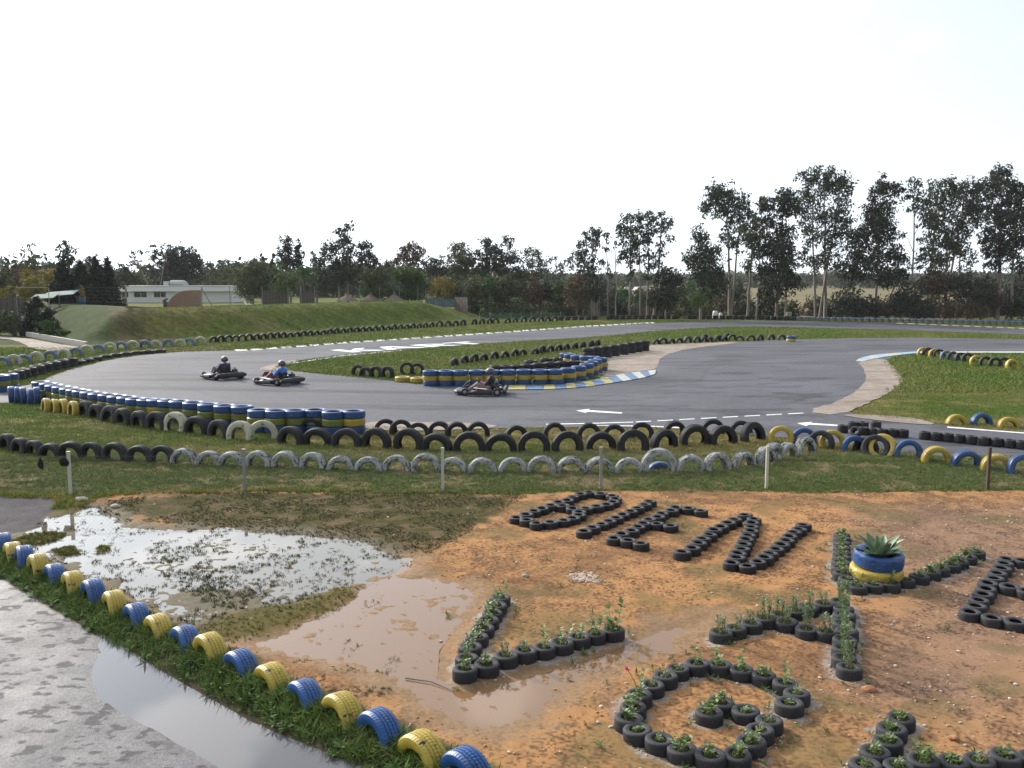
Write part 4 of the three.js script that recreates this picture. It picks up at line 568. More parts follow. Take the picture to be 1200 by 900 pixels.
// undergrowth below the tall row
[[360, 720, 70, 60], [150, 760, 60, 40], [480, 640, 70, 50], [590, 640, 80, 60], [700, 660, 70, 60], [770, 710, 60, 70], [840, 730, 70, 60], [900, 670, 60, 70], [700, 770, 60, 40], [900, 760, 60, 50], [290, 750, 40, 50], [560, 770, 60, 40], [440, 770, 50, 40], [60, 740, 60, 60], [220, 780, 50, 30]].forEach(([X, Y, a, b], i) => tree('bush', ['dark bush among the trunks of the tall eucalyptus row', 'brownish dry bush among the trunks of the tall eucalyptus row'][i % 3 === 2 ? 1 : 0], i % 3 === 2 ? 'dry undergrowth' : 'dark undergrowth', R8, 91 + (i % 4), [[X, X, Y]], [[X, Y, a, b], [X - a * 0.6, Y + b * 0.7, a * 0.7, b * 0.7], [X + a * 0.6, Y + b * 0.6, a * 0.7, b * 0.7]], { tint: i % 3 === 2 ? 'brown' : 'gumdark', r0: 0.06, bark: barkDark, cat: 'bush', dens: 0.7, droop: 0.1, L: 0.3 }));
tree('bush', 'small bright green bush at the foot of the left end of the tall row', undefined, R7, 90, [[100, 100, 760]], [[100, 760, 45, 40], [80, 790, 30, 30]], { tint: 'bright', cat: 'bush', r0: 0.05, droop: 0.1 });
for (let i = 0; i < 46; i++) { const X = 560 + i * 14.2 + (hash2(i, 61) - 0.5) * 9, h = 10 + 13 * hash2(i, 62), dd = 97 + 10 * hash2(i, 63); tree('thicket_bush', 'dark thicket bush behind the trunks of the far trees', 'thicket behind the far trees', [0, 0, 1], dd, [[X, X, 366 - h * 0.5]], [[X, 366 - h * 0.5, 9, h * 0.5], [X - 5, 368, 8, 7], [X + 6, 367, 8, 8]], { tint: ['gumdark', 'gum', 'brown', 'olive'][Math.floor(hash2(i, 64) * 4)], r0: 0.05, bark: barkDark, cat: 'bush', dens: 0.75, droop: 0.1, L: 0.36 }); }
for (let i = 0; i < 40; i++) { const X = 556 + i * 8 + (hash2(i, 71) - 0.5) * 6, h = 14 + 16 * hash2(i, 72), dd = 118 + 16 * hash2(i, 73); tree('far_tree', 'grey green tree in the belt behind the slender eucalyptus', 'belt behind the slender eucalyptus', [0, 0, 1], dd, [[X, X, 362 - h]], [[X, 360 - h * 0.8, 6, h * 0.35], [X - 3, 360 - h * 0.4, 7, h * 0.35], [X + 4, 359 - h * 0.3, 7, h * 0.35]], { tint: ['gum', 'olive', 'gum', 'green'][Math.floor(hash2(i, 74) * 4)], r0: 0.08, bark: barkDark, dens: 0.8, droop: 0.3, L: 0.4 }); }
// slender group in the middle
const mid = 'slender eucalyptus in the middle';
tree('eucalyptus', 'slender eucalyptus with a leaning feathery crown beside the low black wall', mid, M6, 96, [[475, 480, 150], [555, 545, 200]], [[410, 200, 40, 40], [470, 140, 60, 30], [540, 150, 50, 40], [430, 260, 50, 50], [500, 230, 60, 60], [550, 280, 50, 60], [450, 350, 50, 60], [520, 350, 50, 60], [410, 420, 30, 40], [470, 440, 40, 50], [540, 430, 40, 40], [470, 540, 30, 50]], { dens: 0.62 });
tree('eucalyptus', 'tall bare stemmed eucalyptus standing between two feathery ones', mid, M6, 95, [[605, 600, 140]], [[590, 130, 40, 35], [640, 160, 50, 40], [600, 220, 40, 50], [590, 300, 30, 50], [600, 400, 30, 50], [620, 480, 40, 40], [590, 540, 30, 40]], { dens: 0.6 });
tree('eucalyptus', 'eucalyptus with crown leaning out over the open sky gap', mid, M6, 97, [[650, 700, 160]], [[680, 120, 30, 25], [720, 180, 40, 40], [760, 190, 25, 30], [690, 240, 50, 50], [750, 290, 30, 30], [680, 330, 30, 50], [710, 400, 25, 20], [650, 440, 40, 30]], { dens: 0.55 });
tree('bushy_tree', 'low dark bushy tree beside the sky gap', undefined, M6, 94, [[735, 740, 560]], [[720, 690, 100, 70], [760, 620, 60, 50], [690, 540, 50, 60], [810, 560, 25, 40], [740, 570, 60, 60], [700, 740, 90, 60]], { dens: 0.9, tint: 'gumdark' });
tree('eucalyptus', 'almost leafless thin eucalyptus pole', undefined, M6, 94, [[381, 370, 300]], [[370, 330, 18, 35], [390, 450, 14, 25]], { dens: 0.4, r0: 0.09 });
tree('eucalyptus', 'ragged eucalyptus with tufted crown left of the leafless pole', mid, M6, 98, [[210, 215, 210], [150, 160, 300]], [[215, 230, 40, 35], [170, 270, 35, 40], [240, 270, 40, 40], [130, 360, 45, 50], [220, 340, 40, 60], [90, 400, 30, 40], [150, 440, 40, 50], [210, 450, 40, 60], [60, 460, 40, 50], [160, 520, 60, 60], [220, 560, 50, 50]], { dens: 0.62 });
tree('eucalyptus', 'very sparse young eucalyptus beside the leafless pole', mid, M6, 97, [[325, 312, 270], [262, 270, 430]], [[310, 300, 30, 50], [310, 370, 25, 30], [270, 450, 25, 50], [310, 500, 25, 40], [340, 560, 20, 30]], { dens: 0.35, r0: 0.09 });
tree('bushy_tree', 'dark bushy tree with bare stems below the tufted eucalyptus', undefined, M6, 95, [[225, 225, 580], [250, 250, 600]], [[225, 640, 55, 60], [200, 690, 50, 40]], { dens: 1, tint: 'gumdark' });
tree('bushy_tree', 'reddish olive bushy tree before the ragged eucalyptus', undefined, M6, 96, [[100, 100, 560]], [[100, 590, 50, 60], [60, 650, 50, 70], [130, 680, 50, 60], [90, 740, 70, 50]], { dens: 0.9, tint: 'brown' });
// left-middle woodland behind the end of the bank
const wood = 'woodland beyond the bank';
tree('woodland_tree', 'broad dark woodland tree with two domes above the olive columns', wood, A5, 108, [[150, 150, 240], [240, 260, 200]], [[70, 180, 50, 35], [150, 240, 70, 60], [260, 170, 60, 50], [200, 320, 90, 70], [310, 300, 60, 70], [100, 380, 70, 60], [230, 420, 100, 60], [350, 440, 60, 60], [40, 450, 50, 70]], { dens: 0.8 });
tree('woodland_tree', 'reddish open woodland tree beside the broad dark one', wood, A5, 108, [[480, 490, 260]], [[420, 270, 40, 50], [500, 260, 50, 50], [540, 330, 60, 50], [450, 360, 60, 50], [570, 400, 50, 50], [520, 460, 60, 60], [430, 470, 50, 40]], { dens: 0.55, tint: 'olive' });
tree('woodland_tree', 'thin see through woodland tree before the tufted eucalyptus', wood, A5, 110, [[700, 690, 340]], [[700, 390, 50, 50], [740, 430, 40, 50], [650, 470, 40, 50], [640, 320, 30, 30], [690, 310, 25, 20]], { dens: 0.35 });
[[100, 640, 80, 'green'], [250, 620, 85, 'olive'], [380, 640, 80, 'olive'], [500, 650, 75, 'brown'], [605, 670, 60, 'gumdark'], [720, 640, 80, 'green'], [850, 650, 70, 'olive'], [-30, 640, 70, 'olive']].forEach(([X, Y, w, tint], i) => tree('columnar_tree', `${{ green: 'deep green', olive: 'olive', brown: 'reddish brown', gumdark: 'dark' }[tint]} column shaped tree in the dense hedge beyond the bank end`, 'columns of the dense hedge', A5, 102 + (i % 3), [[X, X, Y - 80]], [[X, Y - 100, w * 0.55, 60], [X + 8, Y - 40, w * 0.8, 70], [X - 8, Y + 30, w * 0.95, 70], [X, Y + 95, w, 60], [X, Y + 145, w * 0.85, 40]], { tint, dens: 0.95, droop: 0.3, L: 0.36 }));
tree('woodland_tree', 'tall brownish woodland tree above the green shrubs', wood, C4, 112, [[460, 460, 220]], [[460, 220, 70, 50], [400, 290, 60, 60], [520, 260, 70, 60], [340, 330, 50, 60], [480, 340, 80, 60], [290, 400, 60, 50], [240, 390, 40, 40]], { tint: 'brown', dens: 0.75 });
tree('woodland_tree', 'row of dark thin stems with patchy crown between two domes', wood, C4, 114, [[640, 640, 320], [720, 720, 320], [590, 590, 400]], [[640, 370, 60, 80], [720, 350, 40, 60], [600, 420, 40, 60], [760, 400, 40, 60], [690, 440, 50, 40]], { dens: 0.55, tint: 'gumdark' });
tree('woodland_tree', 'large rounded woodland tree above the yellow brown shrub', wood, C4, 110, [[900, 900, 240], [960, 950, 300]], [[870, 230, 70, 60], [940, 300, 80, 80], [860, 340, 80, 80], [960, 400, 80, 70], [880, 450, 70, 60]], { dens: 0.85, tint: 'olive' });
tree('woodland_tree', 'dark woodland tree with a hooked top next to the large rounded one', wood, C4, 109, [[1130, 1130, 200]], [[1120, 180, 50, 40], [1150, 260, 50, 60], [1080, 300, 60, 60], [1150, 380, 50, 70], [1090, 420, 60, 60]], { dens: 0.7 });
[[140, 460, 110, 60, 'olive', 'olive'], [420, 440, 120, 55, 'bright', 'light green'], [490, 500, 120, 70, 'green', 'deep green'], [150, 600, 120, 60, 'green', 'low deep green'], [430, 610, 140, 60, 'green', 'wide deep green'], [740, 570, 100, 70, 'yellow', 'yellow brown'], [1020, 610, 80, 110, 'olive', 'tall olive'], [1150, 620, 80, 110, 'green', 'tall dark green'], [880, 600, 90, 80, 'olive', 'rounded olive']].forEach(([X, Y, a, b, tint, w], i) => tree('shrub', `${w} shrub behind the fence on the bank`, 'shrubs behind the bank fence', C4, 101 + (i % 3), [[X, X, Y]], [[X, Y, a, b], [X - a * 0.55, Y + b * 0.5, a * 0.6, b * 0.8], [X + a * 0.55, Y + b * 0.5, a * 0.6, b * 0.8], [X, Y + b * 0.8, a * 0.9, b * 0.6]], { tint, dens: 0.95, r0: 0.07, droop: 0.1, cat: 'shrub', bark: barkDark, L: 0.3 }));
tree('woodland_tree', 'dark tree at the right shoulder of the tallest woodland tree', wood, D3, 108, [[1100, 1110, 260]], [[1110, 280, 60, 50], [1090, 360, 60, 70], [1150, 390, 50, 60], [1080, 470, 70, 60], [1190, 470, 50, 60]], { dens: 0.85, tint: 'gumdark' });
tree('woodland_tree', 'tallest woodland tree with a narrow peak above the thatched parasols', wood, D3, 106, [[940, 960, 110], [880, 840, 260]], [[960, 110, 40, 45], [900, 190, 60, 50], [960, 240, 60, 50], [780, 280, 50, 50], [860, 290, 60, 60], [980, 320, 60, 60], [760, 360, 60, 60], [860, 400, 80, 70], [960, 420, 90, 80], [700, 420, 60, 60], [900, 520, 110, 90], [1000, 540, 90, 80], [820, 560, 80, 80]], { dens: 0.72 });
tree('pine_tree', 'dense dark pine with rounded peak', 'pines', D3, 112, [[410, 415, 230]], [[420, 250, 50, 55], [405, 320, 60, 55], [400, 400, 70, 60], [440, 440, 60, 50]], { dens: 1, tint: 'conifer', droop: 0, mat: denseMat });
tree('pine_tree', 'smaller pointed pine beside the rounded one', 'pines', D3, 112, [[525, 525, 280]], [[525, 300, 30, 45], [520, 360, 45, 50], [520, 420, 55, 50]], { dens: 1, tint: 'conifer', droop: 0, mat: denseMat });
tree('woodland_tree', 'broad soft olive tree beside the white building', wood, D3, 104, [[100, 100, 480], [190, 180, 480]], [[90, 500, 100, 80], [180, 500, 70, 90], [60, 620, 90, 80], [220, 620, 60, 80], [140, 590, 90, 70], [130, 690, 110, 50]], { dens: 0.85, tint: 'olive' });
tree('cypress', 'thin dark cypress spire behind the soft olive tree', 'cypress spires', D3, 107, [[212, 212, 400]], [[212, 410, 8, 40], [212, 470, 16, 50], [212, 540, 22, 60], [212, 620, 24, 70]], { dens: 1.1, tint: 'conifer', droop: -0.6, mat: denseMat, L: 0.25 });
tree('cypress', 'thinnest cypress spire standing beside the rounded pine', 'cypress spires', D3, 107, [[300, 300, 350]], [[300, 360, 5, 40], [300, 430, 10, 50], [300, 500, 14, 60], [300, 590, 16, 80]], { dens: 1.1, tint: 'conifer', droop: -0.6, mat: denseMat, L: 0.25 });
tree('woodland_tree', 'sparse light tree between the palm and the tallest woodland tree', wood, D3, 106, [[670, 660, 360]], [[650, 390, 30, 60], [690, 470, 50, 60], [640, 330, 25, 15], [720, 560, 60, 60], [690, 640, 70, 50]], { dens: 0.5 });
tree('shrub', 'pale green shrub under the palm', undefined, D3, 100, [[440, 440, 600]], [[420, 560, 80, 60], [460, 620, 80, 50], [350, 480, 50, 40], [370, 640, 70, 50]], { tint: 'bright', dens: 0.8, cat: 'shrub', droop: 0.3 });
tree('woodland_tree', 'great round dark tree behind the white building', wood, E2, 140, [[560, 550, 260], [690, 690, 380]], [[550, 290, 110, 80], [480, 380, 110, 80], [600, 400, 100, 80], [520, 470, 140, 60], [690, 370, 40, 60], [690, 450, 50, 60], [640, 320, 60, 60], [440, 300, 60, 60]], { dens: 1, tint: 'gumdark', L: 0.42 });
tree('woodland_tree', 'spindly tree with detached tufts and an ivy thick trunk', wood, E2, 138, [[300, 290, 230], [300, 420, 240], [300, 140, 320]], [[410, 230, 60, 40], [350, 270, 40, 40], [200, 260, 45, 22], [125, 280, 25, 40], [150, 350, 30, 25], [285, 210, 40, 18], [290, 300, 22, 50], [300, 420, 28, 60], [300, 500, 30, 60], [115, 360, 20, 40]], { dens: 0.6, tint: 'gumdark', L: 0.4 });
tree('woodland_tree', 'uneven open tree right of the great round one', wood, E2, 138, [[780, 780, 350], [950, 950, 380]], [[780, 350, 50, 40], [760, 430, 50, 60], [880, 390, 30, 60], [950, 380, 30, 60], [1010, 380, 20, 50], [940, 450, 50, 50], [850, 480, 100, 60]], { dens: 0.55, tint: 'olive', L: 0.4 });
tree('woodland_tree', 'tall grey green tree overhanging the end of the white building', wood, E2, 118, [[1130, 1120, 400]], [[1110, 430, 80, 80], [1180, 430, 60, 90], [1090, 560, 80, 80], [1150, 600, 80, 70], [1120, 500, 90, 70]], { dens: 0.85, tint: 'olive' });
[[70, 490, 110, 55, 'olive', 'olive hedge tree behind the left end of the building'], [215, 520, 70, 40, 'bright', 'yellow green shrub behind the roof of the building'], [880, 520, 120, 45, 'bright', 'light green shrub behind the right end of the roof']].forEach(([X, Y, a, b, tint, l]) => tree('shrub', l, undefined, E2, 142, [[X, X, Y]], [[X, Y, a, b], [X - a * 0.5, Y + b * 0.6, a * 0.6, b], [X + a * 0.5, Y + b * 0.6, a * 0.6, b]], { tint, dens: 0.95, cat: 'shrub', droop: 0.1, L: 0.42 }));
tree('woodland_tree', 'tall wispy tree catching yellow light beside the pergola', wood, F1, 92, [[270, 268, 170]], [[275, 190, 25, 18], [250, 240, 38, 22], [210, 270, 30, 22], [290, 290, 35, 35], [230, 330, 40, 35], [280, 380, 45, 45], [210, 380, 30, 40]], { dens: 0.4, tint: 'olive', r0: 0.1 });
tree('woodland_tree', 'yellow green glowing tree below the wispy one', wood, F1, 90, [[280, 275, 450]], [[270, 460, 70, 50], [280, 540, 95, 60], [230, 600, 60, 50], [330, 600, 60, 50], [270, 640, 90, 60]], { dens: 0.9, tint: 'yellow' });
tree('woodland_tree', 'pale yellow tree between the glowing tree and the conifer', wood, F1, 96, [[400, 400, 440]], [[390, 490, 60, 50], [430, 460, 45, 45], [400, 560, 70, 60], [400, 630, 70, 60]], { dens: 0.8, tint: 'yellow' });
tree('woodland_tree', 'brown green tree at the far left above the wooden fence', wood, F1, 100, [[20, 20, 420]], [[20, 450, 60, 60], [0, 530, 70, 60], [-60, 480, 70, 80], [20, 600, 70, 60]], { dens: 0.9, tint: 'olive' });
tree('woodland_tree', 'hazy brown tree left of the wispy tree', wood, F1, 104, [[145, 145, 400]], [[150, 430, 55, 60], [140, 510, 70, 55], [170, 570, 70, 50], [110, 590, 60, 50]], { dens: 0.8, tint: 'brown' });
tree('woodland_tree', 'lone open crowned tree rising behind the dark conifers', wood, F1, 98, [[600, 590, 180]], [[570, 180, 40, 35], [520, 240, 42, 35], [600, 230, 55, 45], [560, 290, 55, 45], [620, 300, 45, 35], [600, 360, 35, 45]], { dens: 0.6 });
tree('woodland_tree', 'small tree tops showing left of the white building', wood, F1, 112, [[790, 790, 320], [1080, 1080, 390]], [[790, 320, 40, 30], [800, 380, 60, 50], [1080, 390, 50, 28], [1080, 470, 60, 60], [1050, 520, 50, 60]], { dens: 0.7 });
function conifer(label, X, top, bot, w, d, seed) { // stacked whorls of drooping sprays
  const [x0, y0, s] = F1, m = d / F / s, c = At(x0 + X / s, y0 + bot / s, d), gy = terrH(c.x, c.z), base = V3(c.x, gy, c.z), H = (bot - top) * m + (c.y - gy), r = rng(seed);
  const t = thing('conifer', label, 'conifer', base, 0, 'dark conifers left of the building'); mesh('trunk', taperTube([V3(0, -0.1, 0), V3(0.05, H * 0.5, 0), V3(0, H * 0.97, 0)], 0.18, 0.02), barkDark, t);
  const lv = new Leaves(); const n = 16; for (let i = 0; i < n; i++) { const q = i / (n - 1), yy = lerp(0.2, H * 0.97, q), rr = lerp(w * m, 0.1, Math.pow(q, 1.15)); for (let k = 0; k < 11 - Math.floor(q * 7); k++) { const a = r() * 6.28, f = 0.35 + 0.55 * r(); blobLeaves(lv, r, V3(Math.cos(a) * rr * f, yy + (r() - 0.5) * H / n * 1.6, Math.sin(a) * rr * f), rr * 0.42 + 0.1, H / n * 1.3, rr * 0.42 + 0.1, 0.32, 0.45, TINT.conifer, 0.4); } }
  mesh('crown', lv.geo(), denseMat, t);
}
conifer('broad dark conifer beside the tent roof', 570, 350, 790, 150, 80, 51); conifer('narrow dark conifer behind the left blue barrel', 730, 350, 780, 95, 84, 52); conifer('tall dark conifer in the closest pair', 860, 315, 770, 100, 86, 53); conifer('dark conifer with the sharpest tip next to the building', 965, 320, 770, 105, 87, 54);
// palm behind the bank
{
  const b = At(D3[0] + 580 / 7.5, 355, 103), gy = terrH(b.x, b.z), base = V3(b.x, gy, b.z), t = thing('palm_tree', 'fan leaved palm with bright green fronds behind the bank', 'palm tree', base), H = At(D3[0] + 580 / 7.5, D3[1] + 520 / 7.5, 103).y - gy;
  mesh('trunk', taperTube([V3(0, -0.1, 0), V3(0.06, H * 0.5, 0), V3(0, H, 0)], 0.22, 0.16, 8), barkDark, t); const r = rng(9), lv = new Leaves();
  for (let k = 0; k < 46; k++) { const a = r() * 6.28, e = -0.5 + 1.7 * r(), L = 1.2 + 0.5 * r(), d = [Math.cos(a) * Math.cos(e), Math.sin(e), Math.sin(a) * Math.cos(e)]; for (let j = 0; j < 14; j++) { const q = j / 13, px = d[0] * L * q, py = H + d[1] * L * q - 0.5 * q * q, pz = d[2] * L * q, sd2 = j % 2 ? 1 : -1, sx = -Math.sin(a) * sd2, sz = Math.cos(a) * sd2; lv.add(px, py, pz, sx * 0.7 + d[0] * 0.6, -0.25, sz * 0.7 + d[2] * 0.6, 0, 1, 0, 0.5, 0.05, [0.07, 0.13, 0.035]); } }
  mesh('fronds', lv.geo(), leafMat, t);
}
// distant wood that closes the horizon
{
  const r = rng(321), lv = new Leaves(); 
  for (let i = 0; i < 420; i++) { const a = -0.62 + 1.24 * r(), d = (a > 0.02 ? 330 : 170) + 160 * r(), x = Math.sin(a) * d, z = -Math.cos(a) * d, h = (a > 0.02 ? 3.2 : 4.2) + 3 * r(), y = terrH(x, z); blobLeaves(lv, r, V3(x, y + h * 0.5, z), 3 + 3 * r(), h * 0.55, 3, 1.3, 0.7, r() < 0.3 ? TINT.olive : TINT.gum, 0.2); }
  stuff(mesh('distant_wood', lv.geo(), leafMat), 'far grey green wood closing the horizon behind the trees', 'wood');
}
// ------------------------------------------------------------------ grass, weeds, stones (nobody could count them)
function tuftGeo(seed, blades, h, spread, w, bend) {
  const r = rng(seed), pos = [], idx = [], nor = []; let n = 0;
  for (let i = 0; i < blades; i++) {
    const a = r() * 6.28, bx = (r() - 0.5) * spread, bz = (r() - 0.5) * spread, hh = h * (0.5 + 0.7 * r()), b = bend * (0.3 + r()), ww = w * (0.7 + 0.6 * r()), cx = Math.cos(a), cz = Math.sin(a), sx = -cz, sz = cx;
    const q = [[0, 0, 1], [0.45, b * 0.3, 0.9], [1, b, 0.05]];
    for (const [t, f, s] of q) for (const e of [-1, 1]) { pos.push(bx + cx * f * hh + sx * ww * s * e, hh * t * (1 - 0.25 * b * t), bz + cz * f * hh + sz * ww * s * e); nor.push(sx * 0.2, 0.9, sz * 0.2); }
    idx.push(n, n + 1, n + 2, n + 1, n + 3, n + 2, n + 2, n + 3, n + 4, n + 3, n + 5, n + 4); n += 6;
  }
  const g = new THREE.BufferGeometry(); g.setAttribute('position', new THREE.Float32BufferAttribute(pos, 3)); g.setIndex(idx); g.computeVertexNormals(); return g;
}
const grassMat = new THREE.MeshPhysicalMaterial({ specularIntensity: 0.3, roughness: 0.75, transmission: 0.2, thickness: 0, color: 0xffffff });
function scatter(name, label, cat, geo, mat, spots) { // spots: [x, y, z, turn, scale, r, g, b, tilt]
  const m = new THREE.InstancedMesh(geo, mat, spots.length), o = new THREE.Object3D(), c = new THREE.Color();
  spots.forEach((s, i) => { o.position.set(s[0], s[1], s[2]); o.rotation.set(s[8] ?? 0, s[3], (s[8] ?? 0) * 0.7); o.scale.setScalar(s[4]); o.updateMatrix(); m.setMatrixAt(i, o.matrix); m.setColorAt(i, c.setRGB(s[5], s[6], s[7])); });
  m.name = numbered(name); scene.add(m); return stuff(m, label, cat);
}
const gr = rng(4242), yb = (x, z) => yardH(x, z);
{ // verge turf
  const A = [], o = [0, 0, 0, 0];
  for (let i = 0; i < 90000; i++) { const x = lerp(YX0, YX1, gr()), z = lerp(-20.1, -15.2, gr()); const v = msk('verge', x, z) + 0.3 * (fbm(x * 2, z * 2, 3) - 0.5); if (v < -0.05) continue; const bare = sstep(0.5, 0.66, fbm(x * 0.8 + 3, z * 0.8, 3) * 0.5 + fbm(x * 4.1, z * 4.1 + 9, 3) * 0.5); if (gr() < bare * 0.75) continue;
    const edge = sstep(0.5, 0.1, v) * sstep(-1, -4, x), t = 0.6 + 0.6 * gr(), dr = gr() < 0.16 + 0.3 * bare ? 1 : 0; A.push([x, yb(x, z) - 0.004, z, gr() * 6.28, (0.45 + 0.6 * gr()) * (1 + 0.5 * edge), t * lerp(0.12, 0.26, dr) * (1 + 0.7 * edge), t * lerp(0.175, 0.20, dr) * (1 + 0.4 * edge), t * lerp(0.034, 0.08, dr)]); }
  scatter('verge_grass', 'short turf of the verge along the wire fence', 'grass', tuftGeo(1, 7, 0.062, 0.1, 0.0035, 0.8), grassMat, A);
}
{ // turf round the track, thinner farther off
  const A = [], B = [], o = [0, 0, 0], GS = 0.25, GW = 480, GH = 300, tg = new Uint8Array(GW * GH), cg = new Float32Array(GW * GH * 3);
  for (let j = 0; j < GH; j++) for (let i = 0; i < GW; i++) { const x = -60 + i * GS, z = -18 - j * GS, k = j * GW + i; if (Math.abs(x) > -z * 0.66) { tg[k] = 1; continue; } tg[k] = isTrack(x, z) ? 1 : 0; if (!tg[k]) { groundColor(x, z, o); cg.set(o, k * 3); } }
  for (let i = 0; i < 380000; i++) {
    const d = 19.5 + 70 * Math.pow(gr(), 1.7), u = (gr() * 2 - 1) * 0.64, x = u * d, z = -d; if (d > 40 && gr() < 0.3) continue; const gk = clamp(Math.round((-18 - z) / GS), 0, GH - 1) * GW + clamp(Math.round((x + 60) / GS), 0, GW - 1); if (tg[gk]) continue; if (z < -54 && 600 + F * x / -z < 150) continue; o[0] = cg[gk * 3]; o[1] = cg[gk * 3 + 1]; o[2] = cg[gk * 3 + 2]; const n = o[0] > 0.17 ? 0.55 : 0.05; if (gr() < n) continue; const t = 0.75 + 0.6 * gr(); (d < 32 ? A : B).push([x, terrH(x, z) - 0.004, z, gr() * 6.28, (0.5 + 0.8 * gr()) * (d < 32 ? 1 : 1.4), o[0] * t * 1.05, o[1] * t * 1.25, o[2] * t]);
  }
  scatter('track_grass', 'worn grass between the rows of tyre arches', 'grass', tuftGeo(2, 6, 0.075, 0.14, 0.005, 0.8), grassMat, A);
  scatter('infield_grass', 'mown grass of the infield and bank', 'grass', tuftGeo(3, 6, 0.055, 0.26, 0.010, 0.9), grassMat, B);
}
{ // sparse grass on the olive soil, tufts standing in the puddle, grass patches
  const A = [], B = [];
  for (let i = 0; i < 130000; i++) {
    const x = lerp(-12, 3, gr()), z = lerp(-17.5, -8, gr()), n = fbm(x * 2.3 + 9, z * 2.3, 3);
    const ol = msk('olive', x, z) > -0.1 && n > 0.44 && gr() < 0.6, g3 = msk('gp3', x, z) + 0.7 * (n - 0.5) > 0 && gr() < 0.45, gp = Math.max(msk('gp1', x, z), msk('gp2', x, z), msk('gp4', x, z)) + 0.2 * (n - 0.5) > 0, p1 = msk('pud1', x, z) > -0.1 && gr() < 0.22 + 0.42 * bell(msk('grey', x, z), 0.8) && vnoise(x * 5, z * 5) > 0.5 - 0.1 * bell(msk('grey', x, z), 0.8), p2 = Math.abs(msk('pud2', x, z)) < 0.6 && x < -1.2 && vnoise(x * 4 + 5, z * 4) > 0.66 && gr() < 0.4;
    if (!(ol || gp || p1 || p2 || g3)) continue; const t = 0.6 + 0.6 * gr(), y = yb(x, z);
    A.push([x, Math.max(y, -0.012) - 0.003, z, gr() * 6.28, gp ? 0.55 + 0.4 * gr() : p1 ? 0.4 + 0.5 * gr() : 0.3 + 0.35 * gr(), t * (gp || g3 ? 0.16 : 0.07), t * (gp || g3 ? 0.16 : 0.078), t * 0.028]);
  }
  scatter('sparse_grass', 'thin grass on the muddy soil and in the puddles', 'grass', tuftGeo(4, 7, 0.055, 0.06, 0.005, 0.9), grassMat, A);
}
{ // weeds along the edging tyres
  const A = [], B = [];
  for (let i = 0; i < 5000; i++) {
    const k = Math.floor(gr() * (ROW.length - 1)), t = gr(), a = ROW[k], b = ROW[k + 1]; if (gr() > Math.hypot(b[0] - a[0], b[1] - a[1]) / 1.3) continue;
    const dx = b[0] - a[0], dz = b[1] - a[1], l = Math.hypot(dx, dz), nx = -dz / l, nz = dx / l, s = (nz > 0 ? 1 : -1); const off = -0.14 + 0.54 * Math.pow(gr(), 1.35); const x = lerp(a[0], b[0], t) + nx * s * off, z = lerp(a[1], b[1], t) + nz * s * off; const q = 0.55 + 0.7 * gr();
    if (gr() < 0.85) A.push([x, yb(x, z) - 0.01, z, gr() * 6.28, (0.45 + 0.75 * gr()) * (off > 0.02 ? 1 : 0.7) * (off > 0.3 ? 0.6 : 1), q * 0.13, q * 0.19, q * 0.04, (gr() - 0.5) * 0.5]); else B.push([x, yb(x, z) - 0.005, z, gr() * 6.28, 0.35 + 0.5 * gr(), q * 0.09, q * 0.17, q * 0.035, (gr() - 0.5) * 0.5]);
  }
  scatter('edging_grass', 'rank grass growing round the blue and yellow edging tyres', 'grass', tuftGeo(5, 9, 0.135, 0.08, 0.005, 1.2), grassMat, A);
  const lv = new Leaves(), r = rng(66); for (let k = 0; k < 12; k++) { const a = r() * 6.28, e = 0.1 + 0.9 * r(); lv.add(0, 0.01 + 0.05 * r(), 0, Math.cos(a) * Math.cos(e), Math.sin(e), Math.sin(a) * Math.cos(e), -Math.sin(a), 0, Math.cos(a), 0.09 + 0.06 * r(), 0.018, [1, 1, 1]); }
  const g = lv.geo(); g.deleteAttribute('color'); scatter('edging_weeds', 'broad leaved weeds among the edging tyres', 'weeds', g, grassMat, B);
  const D = []; for (const L of LETTERS) if (L.planted) for (const [x, z] of L.world) for (let k = 0; k < 5; k++) if (gr() < 0.35) { const a = gr() * 6.28, d = 0.15 + 0.12 * gr(), q = 0.6 + 0.8 * gr(); D.push([x + Math.cos(a) * d, yb(x + Math.cos(a) * d, z + Math.sin(a) * d), z + Math.sin(a) * d, gr() * 6.28, 0.2 + 0.3 * gr(), 0.11 * q, 0.16 * q, 0.04 * q]); }
  for (let i = 0; i < 260; i++) { const x = lerp(-1, 6, gr()), z = lerp(-15, -7, gr()), q = 0.6 + 0.8 * gr(); if (fbm(x * 0.9 + 4, z * 0.9, 3) > 0.56) D.push([x, yb(x, z), z, gr() * 6.28, 0.2 + 0.35 * gr(), 0.12 * q, 0.14 * q, 0.04 * q]); }
  scatter('ground_weeds', 'small weeds sprouting on the orange earth', 'weeds', g, grassMat, D);
}
